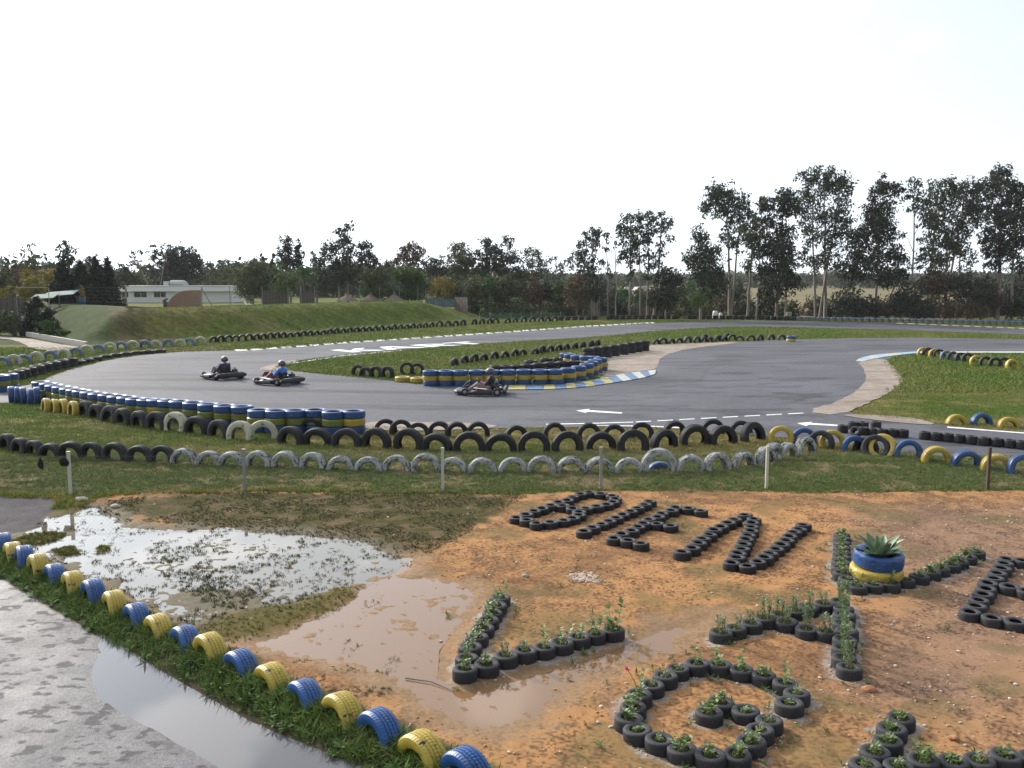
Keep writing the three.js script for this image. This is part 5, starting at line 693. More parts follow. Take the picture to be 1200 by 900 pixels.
{ // stones and crumbs of earth
  const g = new THREE.IcosahedronGeometry(1, 0), P = g.attributes.position; for (let i = 0; i < P.count; i++) { const k = Math.round(P.getX(i) * 50) * 7 + Math.round(P.getY(i) * 50) * 13 + Math.round(P.getZ(i) * 50) * 29; const s = 0.75 + 0.5 * hash2(k, 5); P.setXYZ(i, P.getX(i) * s * 1.2, P.getY(i) * s * 0.65, P.getZ(i) * s); } g.computeVertexNormals();
  const A = [], B = [];
  for (let i = 0; i < 26000; i++) {
    const x = lerp(-9, 11, gr()), z = lerp(-17, -6.4, gr()); if (msk('asphalt', x, z) > -0.1 || msk('verge', x, z) > 0.2 || msk('letter', x, z) > -0.11) continue; const wet = Math.max(msk('pud1', x, z), msk('pud2', x, z)); if (wet > 0 && gr() < 0.85) continue;
    const st = bell(msk('stony', x, z), 0.8), dirt = x > -1 ? 1 : 0.35; if (gr() > dirt * (0.25 + 0.75 * sstep(0.4, 0.65, fbm(x * 1.4, z * 1.4 + 4, 3)))) continue; const pale = gr() < 0.10 + 0.16 * st, q = 0.7 + 0.6 * gr();
    const s = pale ? 0.005 + 0.017 * Math.pow(gr(), 3) : 0.003 + 0.013 * Math.pow(gr(), 3); (pale ? A : B).push([x, yb(x, z) + s * 0.2, z, gr() * 6.28, s, ...(pale ? [0.5 * q, 0.42 * q, 0.34 * q] : [0.36 * q, 0.205 * q, 0.09 * q])]);
  }
  for (let i = 0; i < 260; i++) { const p = G(683 + (gr() + gr() - 1) * 22, 680 + (gr() + gr() - 1) * 7), q = 0.7 + 0.6 * gr(), s = 0.008 + 0.016 * gr(); A.push([p.x, yb(p.x, p.z) + s * 0.2, p.z, gr() * 6.28, s, 0.42 * q, 0.32 * q, 0.24 * q]); }
  for (const [x, z] of planted) for (let k = 0; k < 9; k++) { const a = gr() * 6.28, d = 0.135 + 0.07 * gr(), s = 0.006 + 0.015 * gr() * gr(), q = 0.7 + 0.5 * gr(); A.push([x + Math.cos(a) * d, yb(x + Math.cos(a) * d, z + Math.sin(a) * d) + s * 0.2, z + Math.sin(a) * d, gr() * 6.28, s, 0.40 * q, 0.35 * q, 0.29 * q]); }
  const m = std(col(1, 1, 1), 0.95); scatter('pale_pebbles', 'pale pebbles strewn over the earth', 'pebbles', g, m, A); scatter('earth_crumbs', 'crumbs of brown earth strewn over the yard', 'earth', g, m, B);
}
for (const [px, py, s, l] of [[1018, 813, 0.05, 'reddish clod on the earth beside the foot of the planted A'], [700, 686, 0.03, 'pale flat stone on the earth below the letters'], [616, 678, 0.035, 'white stone on bare earth above the planted L'], [1117, 870, 0.035, 'orange clod behind the planted corner row'], [135, 596, 0.06, 'pale rubble lump at the edge of the verge'], [95, 588, 0.09, 'grey stone at the foot of the rag post']]) {
  const g = new THREE.IcosahedronGeometry(1, 2), P = g.attributes.position; for (let i = 0; i < P.count; i++) { const x = P.getX(i), y = P.getY(i), z = P.getZ(i), k = 0.7 + 0.6 * vnoise(x * 2 + px, y * 2 + z * 3 + py); P.setXYZ(i, x * k * 1.3, y * k * 0.6, z * k); } g.computeVertexNormals(); g.scale(s, s, s);
  const p = G(px, py), c = l.startsWith('reddish') || l.startsWith('orange') ? col(0.36, 0.17, 0.08) : col(0.4, 0.36, 0.3), m = tag(mesh('stone', g, std(c, 0.9)), l, 'stone'); m.position.set(p.x, yardH(p.x, p.z) + s * 0.25, p.z);
}
// ------------------------------------------------------------------ plants in the tyres
const plantMat = new THREE.MeshPhysicalMaterial({ vertexColors: true, roughness: 0.6, transmission: 0.25, thickness: 0 }), twig = std(col(0.16, 0.12, 0.07), 0.9), paleTwig = std(col(0.42, 0.36, 0.28), 0.8);
function plantProto(kind, seed) { // returns [stem geometry, leaf geometry]
  const r = rng(seed), lv = new Leaves(), tubes = [];
  const leaf = (p, L, W, c, up = 0.2) => { const a = r() * 6.28, e = up + (r() - 0.3) * 0.9, q = 0.7 + 0.6 * r(); lv.add(p.x, p.y, p.z, Math.cos(a) * Math.cos(e), Math.sin(e), Math.sin(a) * Math.cos(e), -Math.sin(a), 0.2, Math.cos(a), L * (0.7 + 0.6 * r()), W, [c[0] * q, c[1] * q, c[2] * q]); };
  for (let i = 0; i < 60; i++) { const a = r() * 6.28, d = 0.07 * Math.sqrt(r()); leaf(V3(Math.cos(a) * d, 0.0, Math.sin(a) * d), 0.05, 0.006, [0.128, 0.182, 0.039], 0.9); }
  const stem = (n, H, lean, LW, c, per) => { for (let k = 0; k < n; k++) { const a = r() * 6.28, pts = []; let p = V3((r() - 0.5) * 0.06, 0, (r() - 0.5) * 0.06); for (let i = 0; i <= 5; i++) { pts.push(p.clone()); p = p.clone().add(V3(Math.cos(a) * lean * H / 5 + (r() - 0.5) * 0.012, H / 5, Math.sin(a) * lean * H / 5 + (r() - 0.5) * 0.012)); } tubes.push(taperTube(pts, 0.004, 0.0015, 4)); for (let j = 0; j < per; j++) { const q = 0.2 + 0.8 * Math.pow(r(), 0.7), f = q * 5, i = Math.min(4, Math.floor(f)); leaf(pts[i].clone().lerp(pts[i + 1], f - i), LW[0], LW[1], c); } } };
  if (kind === 'low') stem(6, 0.06, 0.5, [0.045, 0.011], [0.128, 0.196, 0.039], 8);
  if (kind === 'leafy') { stem(2, 0.24, 0.35, [0.055, 0.022], [0.112, 0.210, 0.039], 11); stem(3, 0.1, 0.5, [0.05, 0.018], [0.128, 0.210, 0.039], 7); }
  if (kind === 'bushy') stem(10, 0.13, 0.5, [0.045, 0.013], [0.135, 0.210, 0.039], 13);
  if (kind === 'feather') stem(5, 0.36, 0.12, [0.04, 0.006], [0.098, 0.175, 0.039], 75);
  if (kind === 'sprig') stem(4, 0.17, 0.22, [0.035, 0.006], [0.105, 0.175, 0.046], 32);
  if (kind === 'twiggy') { stem(3, 0.16, 0.5, [0.03, 0.008], [0.165, 0.126, 0.052], 5); stem(3, 0.07, 0.5, [0.04, 0.011], [0.128, 0.196, 0.039], 8); }
  return [mergeGeometries(tubes), lv.geo()];
}
const PROTO = {}; for (const k of ['low', 'leafy', 'bushy', 'feather', 'sprig', 'twiggy']) PROTO[k] = [1, 2, 3].map((s) => plantProto(k, s * 31 + k.length));
const plantWords = { low: 'low grassy tuft growing', leafy: 'round leaved seedling growing', bushy: 'small bushy green plant growing', feather: 'tall feathery green herb growing', sprig: 'upright herb sprig growing', twiggy: 'twiggy half bare plant growing' };
const pr = rng(808);
for (const P of PLANTED) {
  const id = P.L.id, i = P.i; let kind = 'low', s = 1;
  if (id.includes('V')) { kind = i < 9 ? 'bushy' : i < 14 ? (i % 2 ? 'low' : 'leafy') : 'bushy'; s = i < 9 ? 0.75 : i >= 14 ? 0.85 : 0.75; } else if (id.endsWith('L')) { kind = [0, 3, 12, 13, 14, 15, 16].includes(i) ? 'leafy' : [2, 4, 5, 8, 9].includes(i) ? 'bushy' : 'sprig'; s = i === 15 || i === 16 ? 1.2 : 0.85; } else if (id.endsWith('A')) { kind = i >= 8 && i <= 16 ? 'feather' : i === 18 ? 'feather' : 'sprig'; s = kind === 'feather' ? 0.75 + 0.25 * pr() : 1 + 0.3 * pr(); } else if (id.includes('ring')) { kind = ['bushy', 'bushy', 'leafy', 'twiggy', 'twiggy', 'twiggy', 'leafy', 'leafy', 'leafy', 'bushy', 'leafy', 'twiggy', 'low', 'low', 'low', 'bushy', 'bushy', 'bushy', 'bushy', 'twiggy', 'twiggy', 'low', 'bushy', 'bushy'][i] ?? 'low'; s = 0.8; } else { kind = [6].includes(i) ? 'bushy' : [8].includes(i) ? 'twiggy' : 'low'; s = 1; }
  const t = thing('tyre_plant', `${plantWords[kind]} in a tyre of the ${id}`, 'plant', V3(P.x, P.y, P.z), pr() * 6.28, `${kind} plants of the ${id}`); t.scale.setScalar(s * (0.85 + 0.3 * pr()));
  const [a, b] = PROTO[kind][Math.floor(pr() * 3)]; mesh('stem', a, kind === 'twiggy' ? paleTwig : twig, t); mesh('leaves', b, plantMat, t);
}
{ // red flower over the ring
  const p = At(738, 793, 8.15), q = LETTERS[8].world[2], t = thing('red_flower', 'single red flower on a thin stalk above the planted ring', 'flower', V3(q[0], 0.12, q[1])), top = V3(p.x - q[0], 0.27, p.z - q[1] > 0.2 ? 0.05 : -0.05);
  mesh('stalk', taperTube([V3(0, 0, 0), top.clone().multiplyScalar(0.5).add(V3(0.01, 0.01, 0)), top], 0.004, 0.003, 5), twig, t); const lv = new Leaves(), r = rng(3); for (let k = 0; k < 26; k++) { const d = rdir(r); lv.add(top.x, top.y, top.z, d[0], d[1] * 0.7 + 0.2, d[2], -d[2], 0.1, d[0], 0.03, 0.012, [0.62, 0.03, 0.06]); } mesh('petals', lv.geo(), plantMat, t);
}
{ // agave
  const t = thing('agave', 'grey green agave with pale edged pointed leaves in the blue tyre', 'agave', V3(POT.x, 0.3, POT.z)); const r = rng(17);
  mesh('soil', new THREE.CylinderGeometry(0.23, 0.2, 0.08, 20), soilMat, t);
  const green = new THREE.MeshPhysicalMaterial({ color: col(0.115, 0.185, 0.105), roughness: 0.5 }), edge = std(col(0.42, 0.44, 0.26), 0.5);
  const N = 19; for (let k = 0; k < N; k++) {
    const ring = k < 7 ? 0 : k < 14 ? 1 : 2, a = k * 2.4 + 0.3 * r(), el = [0.5, 0.95, 1.3][ring] + (r() - 0.5) * 0.15, L = [0.36, 0.37, 0.30][ring] * (0.9 + 0.2 * r()), W = [0.075, 0.075, 0.05][ring], pos = [], idx = [], ep = [], ei = []; const n = 10, base = V3(Math.cos(a) * 0.03, 0.04, Math.sin(a) * 0.03), s = V3(-Math.sin(a), 0, Math.cos(a)); let p = base.clone(), e = el; 
    for (let i = 0; i <= n; i++) {
      const q = i / n, w = W * Math.pow(Math.sin(Math.PI * Math.min(1, 0.22 + 0.78 * q)), 0.8) * (q > 0.97 ? 0.05 : 1), up = V3(-Math.cos(a) * Math.sin(e), Math.cos(e), -Math.sin(a) * Math.sin(e));
      for (const [f, c] of [[-1, 0.35], [-0.5, 0.08], [0, 0], [0.5, 0.08], [1, 0.35]]) { const v = p.clone().addScaledVector(s, w * f).addScaledVector(up, w * c); pos.push(v.x, v.y, v.z); }
      for (const f of [-1, 1]) { const v = p.clone().addScaledVector(s, w * f).addScaledVector(up, w * 0.35 + 0.001), v2 = p.clone().addScaledVector(s, (w + 0.005) * f).addScaledVector(up, w * 0.37 + 0.001); ep.push(v.x, v.y, v.z, v2.x, v2.y, v2.z); }
      p = p.clone().add(V3(Math.cos(a) * Math.cos(e), Math.sin(e), Math.sin(a) * Math.cos(e)).multiplyScalar(L / n)); e -= 0.02;
    }
    for (let i = 0; i < n; i++) { for (let f = 0; f < 4; f++) { const A = i * 5 + f; idx.push(A, A + 1, A + 5, A + 1, A + 6, A + 5); } for (const o of [0, 2]) { const A = i * 4 + o; ei.push(A, A + 1, A + 4, A + 1, A + 5, A + 4); } }
    const g = new THREE.BufferGeometry(); g.setAttribute('position', new THREE.Float32BufferAttribute(pos, 3)); g.setIndex(idx); g.computeVertexNormals(); const lf = mesh('leaf', g, green, t);
    const h = new THREE.BufferGeometry(); h.setAttribute('position', new THREE.Float32BufferAttribute(ep, 3)); h.setIndex(ei); h.computeVertexNormals(); mesh('leaf_edge', h, edge, lf);
  }
}
{ // fallen twig in the puddle
  const a = G(475, 796), b = G(532, 811); tag(mesh('twig', taperTube([V3(a.x, 0.012, a.z), a.clone().lerp(b, 0.5).add(V3(0.02, 0.015, -0.05)), V3(b.x, 0.006, b.z)], 0.007, 0.003, 5), std(col(0.09, 0.075, 0.06), 0.8)), 'thin dark stick lying in the muddy puddle', 'twig');
}
// ------------------------------------------------------------------ wire fence at the front of the verge
const box = (w, h, d, x = 0, y = 0, z = 0) => new THREE.BoxGeometry(w, h, d).translate(x, y, z);
const bar = (a, b, r, sides = 6) => { const d = b.clone().sub(a), g = new THREE.CylinderGeometry(r, r, d.length(), sides); g.applyQuaternion(new THREE.Quaternion().setFromUnitVectors(V3(0, 1, 0), d.clone().normalize())); const m = a.clone().add(b).multiplyScalar(0.5); return g.translate(m.x, m.y, m.z); };
const galv = std(col(0.32, 0.33, 0.34), 0.45, { metalness: 0.6 }), wireMat = std(col(0.10, 0.105, 0.105), 0.8);
{
  const P = [[-150, 586, 2], [83, 581, 1], [287, 577.5, 2], [519, 576, 1], [704, 575, 2], [898, 573.5, 1], [1157, 575, 3], [1400, 578, 2]], H = 0.8;
  const f = thing('wire_fence', 'low chain link fence with thin posts between verge and dirt yard', 'fence', V3(0, 0, 0));
  const postM = [galv, std(col(0.50, 0.50, 0.42), 0.6), galv, std(col(0.07, 0.045, 0.035), 0.8)], W = P.map(([a, b]) => { const p = G(a, b); p.y = yardH(p.x, p.z); return p; });
  W.forEach((p, i) => { const m = mesh('post', mergeGeometries([box(0.05, H + 0.1, 0.05, p.x, p.y + H / 2 - 0.03, p.z), box(0.06, 0.012, 0.06, p.x, p.y + H + 0.024, p.z)]), postM[P[i][2]], f); if (P[i][2] === 3) m.userData.label = 'rusty dark fence post'; });
  const wires = [], links = []; for (let i = 0; i < W.length - 1; i++) {
    const a = W[i], b = W[i + 1], L = a.distanceTo(b), hh = 0.74; for (const y of [hh, 0.38]) { const s = V3(a.x, a.y + y, a.z), e = V3(b.x, b.y + y, b.z), mid = s.clone().lerp(e, 0.5); mid.y -= 0.03; wires.push(bar(s, mid, 0.0022, 4), bar(mid, e, 0.0022, 4)); }
    const at = (t, y) => { const p = a.clone().lerp(b, t); p.y += y; return p; }; for (let s = -hh; s < L; s += 0.085) for (const dir of [1, -1]) { let s0 = s, s1 = s + hh, y0 = 0, y1 = hh; if (s0 < 0) { y0 = -s0; s0 = 0; } if (s1 > L) { y1 = hh - (s1 - L); s1 = L; } if (s1 - s0 < 0.02) continue; const yy = (y) => (dir > 0 ? y : hh - y) + 0.02; links.push(bar(at(s0 / L, yy(y0)), at(s1 / L, yy(y1)), 0.0014, 3)); }
  }
  mesh('wire', mergeGeometries(wires), wireMat, f); const lk = mesh('chain_link', mergeGeometries(links), wireMat, f); lk.userData.kind = 'stuff';
  const rag = (px, py, h, w, l) => { const p = G(px, 581), top = At(px, py, Math.abs(p.z) * 1.0 / cp * 0.997); const n = 6, pos = [], idx = []; const r = rng(px); for (let i = 0; i <= n; i++) { const q = i / n, ww = w * (0.5 + 0.7 * Math.sin(q * 2.6)), sh = (r() - 0.5) * 0.03; for (const [e, z] of [[-1, 0.012], [1, 0.012], [1, -0.012], [-1, -0.012]]) pos.push(e * ww * 0.5 + sh, -q * h, z + 0.02 * Math.sin(q * 5 + e)); } for (let i = 0; i < n; i++) for (let k = 0; k < 4; k++) { const a = i * 4 + k, b = i * 4 + (k + 1) % 4; idx.push(a, b, a + 4, b, b + 4, a + 4); } const g = new THREE.BufferGeometry(); g.setAttribute('position', new THREE.Float32BufferAttribute(pos, 3)); g.setIndex(idx); g.computeVertexNormals(); const m = tag(mesh('rag', g, std(col(0.012, 0.013, 0.012), 0.9)), l, 'rag'); m.position.set(p.x, 0.74, p.z + 0.03); };
  rag(51.5, 538, 0.22, 0.07, 'thin black rag hanging alone from the fence wire'); rag(78.5, 537, 0.17, 0.14, 'bunched black rag tied beside the pale fence post');
}
// ------------------------------------------------------------------ karts and their drivers
function bodyGeo(cols, P) { // smooth-joined tapered limbs meshed as one skin; x forward, y up, z right
  const bones = P.bones, N = 72, S = 0.62, C = V3(0.12, 0.42, 0);
  const mc = new MarchingCubes(N, new THREE.MeshStandardMaterial(), false, false, 60000); mc.isolation = 0;
  const d1 = (p, b) => { const ax = b[0], bx = b[1], vx = bx[0] - ax[0], vy = bx[1] - ax[1], vz = bx[2] - ax[2], l = vx * vx + vy * vy + vz * vz, t = clamp(((p[0] - ax[0]) * vx + (p[1] - ax[1]) * vy + (p[2] - ax[2]) * vz) / l); return Math.hypot(p[0] - ax[0] - vx * t, p[1] - ax[1] - vy * t, (p[2] - ax[2] - vz * t)) - lerp(b[2], b[3], t); };
  const field = (p) => { let d = 1e3; for (const b of bones) { const e = d1(p, b), k = 0.035, h = clamp(0.5 + 0.5 * (d - e) / k); d = lerp(d, e, h) - k * h * (1 - h); } return d; };
  for (let k = 0; k < N; k++) for (let j = 0; j < N; j++) for (let i = 0; i < N; i++) mc.field[k * N * N + j * N + i] = -field([C.x + S * (i - N / 2) / (N / 2), C.y + S * (j - N / 2) / (N / 2), C.z + S * (k - N / 2) / (N / 2)]);
  mc.update(); const n = mc.count, pos = new Float32Array(n * 3), nor = new Float32Array(n * 3), cl = new Float32Array(n * 3);
  for (let i = 0; i < n; i++) {
    const p = [C.x + S * mc.positionArray[i * 3], C.y + S * mc.positionArray[i * 3 + 1], C.z + S * mc.positionArray[i * 3 + 2]]; pos.set(p, i * 3); nor.set([mc.normalArray[i * 3], mc.normalArray[i * 3 + 1], mc.normalArray[i * 3 + 2]], i * 3);
    let best = 1e3, id = 0; bones.forEach((b, q) => { const e = d1(p, b); if (e < best) { best = e; id = q; } }); cl.set(cols[bones[id][4]], i * 3);
  }
  const g = new THREE.BufferGeometry(); g.setAttribute('position', new THREE.BufferAttribute(pos, 3)); g.setAttribute('color', new THREE.BufferAttribute(cl, 3)); g.computeVertexNormals(); return g;
}
const HANDS = [];
function driverBones() {
  const B = []; const add = (a, b, r0, r1, c) => B.push([a, b, r0, r1, c]);
  add([-0.20, 0.20, 0.07], [-0.20, 0.20, -0.07], 0.12, 0.12, 'trousers'); add([-0.20, 0.22, 0], [-0.27, 0.50, 0], 0.125, 0.15, 'top'); add([-0.27, 0.52, 0.09], [-0.27, 0.52, -0.09], 0.11, 0.11, 'top'); add([-0.27, 0.58, 0], [-0.25, 0.70, 0], 0.062, 0.055, 'skin');
  for (const s of [-1, 1]) {
    add([-0.26, 0.58, s * 0.17], [-0.10, 0.38, s * 0.26], 0.062, 0.05, 'top'); add([-0.10, 0.38, s * 0.26], [0.10, 0.45, s * 0.15], 0.047, 0.034, 'sleeve');
    add([0.10, 0.45, s * 0.15], [0.165, 0.465, s * 0.135], 0.032, 0.03, 'glove');
    const k = [[0.020, 0.030], [0.006, 0.034], [-0.010, 0.032], [-0.024, 0.026]]; for (const [dy, L] of k) { add([0.165, 0.465 + dy, s * 0.132], [0.165 + L * 0.7, 0.467 + dy, s * 0.118], 0.0105, 0.0095, 'glove'); add([0.165 + L * 0.7, 0.467 + dy, s * 0.118], [0.165 + L * 0.45, 0.467 + dy, s * 0.098], 0.0095, 0.0085, 'glove'); } add([0.14, 0.48, s * 0.125], [0.165, 0.498, s * 0.105], 0.011, 0.0095, 'glove');
    add([-0.18, 0.19, s * 0.09], [0.22, 0.36, s * 0.15], 0.088, 0.066, 'trousers'); add([0.22, 0.36, s * 0.15], [0.56, 0.16, s * 0.14], 0.06, 0.042, 'trousers'); add([0.56, 0.15, s * 0.14], [0.66, 0.24, s * 0.14], 0.044, 0.036, 'shoe');
  }
  return { bones: B };
}
const DB = driverBones(), suitMat = std(col(1, 1, 1), 0.8, { vertexColors: true });
const kartBlack = std(col(0.018, 0.018, 0.022), 0.42), frameM = std(col(0.35, 0.05, 0.04), 0.4, { metalness: 0.3 }), steel = std(col(0.4, 0.4, 0.42), 0.35, { metalness: 0.8 }), glossyDark = new THREE.MeshPhysicalMaterial({ color: col(0.03, 0.03, 0.035), roughness: 0.15, clearcoat: 1 });
function loft(sections) { // sections: [x, halfwidth, y0, y1, zc] -> rounded hull along x
  const pos = [], idx = [], n = 12; sections.forEach(([x, w, y0, y1, zc = 0]) => { for (let k = 0; k < n; k++) { const a = k / n * 6.2832, c = Math.cos(a), s = Math.sin(a), f = (v) => Math.sign(v) * Math.pow(Math.abs(v), 0.55); pos.push(x, (y0 + y1) / 2 + f(s) * (y1 - y0) / 2, zc + f(c) * w); } });
  for (let i = 0; i < sections.length - 1; i++) for (let k = 0; k < n; k++) { const a = i * n + k, b = i * n + (k + 1) % n; idx.push(a, b, a + n, b, b + n, a + n); } for (const [o, fl] of [[0, 1], [(sections.length - 1) * n, 0]]) for (let k = 1; k < n - 1; k++) idx.push(o, o + (fl ? k + 1 : k), o + (fl ? k : k + 1));
  let g = new THREE.BufferGeometry(); g.setAttribute('position', new THREE.Float32BufferAttribute(pos, 3)); g.setIndex(idx); return toCreasedNormals(g, 0.7);
}
function kart(label, pos, yaw, podM, panelM, drv) { // x forward
  const k = thing('racing_kart', label, 'kart', pos, yaw, undefined);
  const tf = tyreGeo({ D: 0.26, W: 0.13, rim: 0.065, seg: 24 }), tb = tyreGeo({ D: 0.28, W: 0.19, rim: 0.065, seg: 24 });
  for (const [x, z, g, r, w] of [[0.62, 0.5, tf, 0.13, 0.13], [0.62, -0.5, tf, 0.13, 0.13], [-0.52, 0.55, tb, 0.14, 0.19], [-0.52, -0.55, tb, 0.14, 0.19]]) { const wh = mesh('wheel', g.clone().rotateX(Math.PI / 2), MAT.rubber[0], k); wh.position.set(x, r, z); mesh('rim', new THREE.CylinderGeometry(0.066, 0.066, w * 0.7, 16).rotateX(Math.PI / 2), steel, wh); }
  const tubes = []; const T = (...p) => { for (let i = 1; i < p.length; i++) tubes.push(bar(V3(...p[i - 1]), V3(...p[i]), 0.016)); };
  for (const s of [-1, 1]) { T([0.62, 0.09, s * 0.38], [0.5, 0.07, s * 0.22], [-0.1, 0.07, s * 0.30], [-0.62, 0.09, s * 0.30]); T([0.9, 0.1, s * 0.22], [0.5, 0.07, s * 0.22]); T([0.3, 0.09, s * 0.3], [0.3, 0.14, s * 0.62], [-0.25, 0.14, s * 0.64], [-0.25, 0.09, s * 0.3]); } T([-0.52, 0.14, -0.6], [-0.52, 0.14, 0.6]); T([0.62, 0.12, -0.45], [0.62, 0.12, 0.45]); T([0.9, 0.1, -0.22], [0.9, 0.1, 0.22]); T([-0.62, 0.09, -0.3], [-0.62, 0.09, 0.3]);
  mesh('frame', mergeGeometries(tubes), frameM, k); mesh('floor_pan', box(0.85, 0.008, 0.5, 0.38, 0.055, 0), steel, k);
  mesh('nose', loft([[0.72, 0.5, 0.06, 0.15], [0.86, 0.5, 0.05, 0.20], [0.98, 0.42, 0.05, 0.19], [1.04, 0.28, 0.07, 0.15]]), kartBlack, k);
  mesh('number_panel', new THREE.BoxGeometry(0.02, 0.24, 0.26).rotateZ(0.75).translate(0.66, 0.36, 0), panelM, k);
  for (const s of [-1, 1]) { const pod = mesh('side_pod', loft([[0.44, 0.05, 0.06, 0.13, s * 0.58], [0.30, 0.10, 0.05, 0.20, s * 0.58], [-0.20, 0.12, 0.05, 0.25, s * 0.58], [-0.34, 0.10, 0.06, 0.22, s * 0.58]]), kartBlack, k); mesh('pod_panel', new THREE.BoxGeometry(0.52, 0.012, 0.18).rotateZ(0.1).translate(0.04, 0.255, s * 0.56), podM, pod); mesh('pod_stripe', box(0.42, 0.07, 0.01, 0.04, 0.14, s * 0.703), std(col(0.4, 0.03, 0.03), 0.5), pod); }
  mesh('rear_bumper', loft([[-0.70, 0.60, 0.10, 0.16], [-0.73, 0.68, 0.07, 0.27], [-0.80, 0.68, 0.07, 0.27], [-0.83, 0.6, 0.10, 0.22]]), kartBlack, k);
  for (const s of [-1, 1]) mesh('bumper_skirt', loft([[-0.3, 0.035, 0.06, 0.2, s * 0.705], [0.3, 0.035, 0.06, 0.17, s * 0.71], [0.6, 0.03, 0.07, 0.14, s * 0.68]]), kartBlack, k);
  const seatP = []; for (const [x, y] of [[0.06, 0.16], [-0.05, 0.09], [-0.22, 0.07], [-0.33, 0.12], [-0.38, 0.28], [-0.42, 0.46]]) seatP.push([x, y]); { const pos2 = [], idx2 = [], n = 9; seatP.forEach(([x, y], i) => { for (let q = 0; q < n; q++) { const a = (q / (n - 1) - 0.5) * 2, w = 0.2 + 0.01 * i, lift = Math.pow(Math.abs(a), 2.5) * 0.13; pos2.push(x + (i > 3 ? lift : 0), y + (i > 3 ? 0 : lift), a * w); } }); for (let i = 0; i < seatP.length - 1; i++) for (let q = 0; q < n - 1; q++) { const a = i * n + q; idx2.push(a, a + 1, a + n, a + 1, a + n + 1, a + n); } const g = new THREE.BufferGeometry(); g.setAttribute('position', new THREE.Float32BufferAttribute(pos2, 3)); g.setIndex(idx2); g.computeVertexNormals(); mesh('seat', g, glossyDark, k); }
  const sw = mesh('steering_wheel', new THREE.TorusGeometry(0.135, 0.013, 8, 28).rotateY(Math.PI / 2).rotateZ(-0.45).translate(0.165, 0.455, 0), kartBlack, k); mesh('steering_column', bar(V3(0.165, 0.455, 0), V3(0.52, 0.12, 0), 0.012), steel, sw); mesh('spoke', mergeGeometries([bar(V3(0.165, 0.455, 0), V3(0.175, 0.45, 0.13), 0.008), bar(V3(0.165, 0.455, 0), V3(0.175, 0.45, -0.13), 0.008)]), steel, sw);
  const en = mesh('engine', mergeGeometries([box(0.26, 0.2, 0.22, -0.38, 0.2, 0.34), box(0.2, 0.1, 0.16, -0.40, 0.34, 0.34)]), std(col(0.10, 0.10, 0.11), 0.5, { metalness: 0.4 }), k); mesh('fuel_cap', new THREE.CylinderGeometry(0.05, 0.06, 0.09, 16).translate(-0.42, 0.43, 0.34), std(col(0.35, 0.35, 0.36), 0.4), en); for (let i = 0; i < 5; i++) mesh('cooling_fin', box(0.2, 0.008, 0.25, -0.38, 0.13 + i * 0.035, 0.34), steel, en);
  mesh('exhaust', mergeGeometries([bar(V3(-0.5, 0.2, 0.3), V3(-0.66, 0.24, -0.1), 0.035, 10), bar(V3(-0.66, 0.24, -0.1), V3(-0.68, 0.26, -0.35), 0.02, 8)]), steel, k);
  // driver
  const d = thing('person', drv.label, 'person', pos, yaw, undefined); mesh('body', bodyGeo(drv.cols, DB), suitMat, d);
  const hg = new THREE.SphereGeometry(0.142, 28, 20); { const Q = hg.attributes.position; for (let i = 0; i < Q.count; i++) { let x = Q.getX(i), y = Q.getY(i), z = Q.getZ(i); x *= 1.1; if (x > 0 && y < -0.01) x *= 1.12; if (y < -0.09) y = -0.09 + (y + 0.09) * 0.35; Q.setXYZ(i, x, y, z * 0.92); } hg.computeVertexNormals(); }
  const hm = mesh('helmet', hg, drv.helmet, d); hm.position.set(-0.235, 0.80, 0); hm.rotation.set(0, drv.look ?? 0, -0.12);
  const vg = new THREE.SphereGeometry(0.147, 24, 10, Math.PI - 1.15, 2.3, 1.18, 0.55); vg.scale(1.12, 1, 0.95); mesh('visor', vg, glossyDark, hm); mesh('vent', box(0.05, 0.012, 0.06, 0.13, -0.075, 0), kartBlack, hm);
  return k;
}
const helm = (c) => new THREE.MeshPhysicalMaterial({ color: c, roughness: 0.25, clearcoat: 1 });
const suit = (top, tr2, sl) => ({ top, sleeve: sl ?? top, trousers: tr2, glove: [0.02, 0.02, 0.02], shoe: [0.05, 0.05, 0.055], skin: [0.35, 0.2, 0.14] });
{
  const at = (px, py) => { const p = G(px, py); p.y = 0.014; return p; };
  kart('racing kart with cream side panels passing the chicane stacks', at(567, 462), Math.PI - 0.06, std(col(0.55, 0.5, 0.42), 0.5), std(col(0.55, 0.5, 0.45), 0.4), { label: 'driver in dark top with black helmet beside the chicane stacks', cols: suit([0.02, 0.02, 0.03], [0.30, 0.22, 0.22], [0.35, 0.16, 0.2]), helmet: helm(col(0.03, 0.035, 0.06)) });
  kart('racing kart with white panel carrying the blue shirted driver', at(326, 450), Math.PI - 0.52, std(col(0.7, 0.68, 0.66), 0.4), std(col(0.5, 0.08, 0.06), 0.4), { label: 'driver in bright blue shirt and dark red trousers', cols: suit([0.05, 0.17, 0.55], [0.10, 0.02, 0.02]), helmet: helm(col(0.05, 0.05, 0.055)), look: 0.3 });
  kart('dark racing kart entering the far bend ahead of the blue shirted driver', at(261, 443.5), Math.PI - 0.80, kartBlack, std(col(0.6, 0.6, 0.6), 0.4), { label: 'driver in navy suit with dark helmet heading into the bend', cols: suit([0.025, 0.03, 0.06], [0.02, 0.02, 0.03]), helmet: helm(col(0.05, 0.05, 0.055)), look: 0.3 });
}
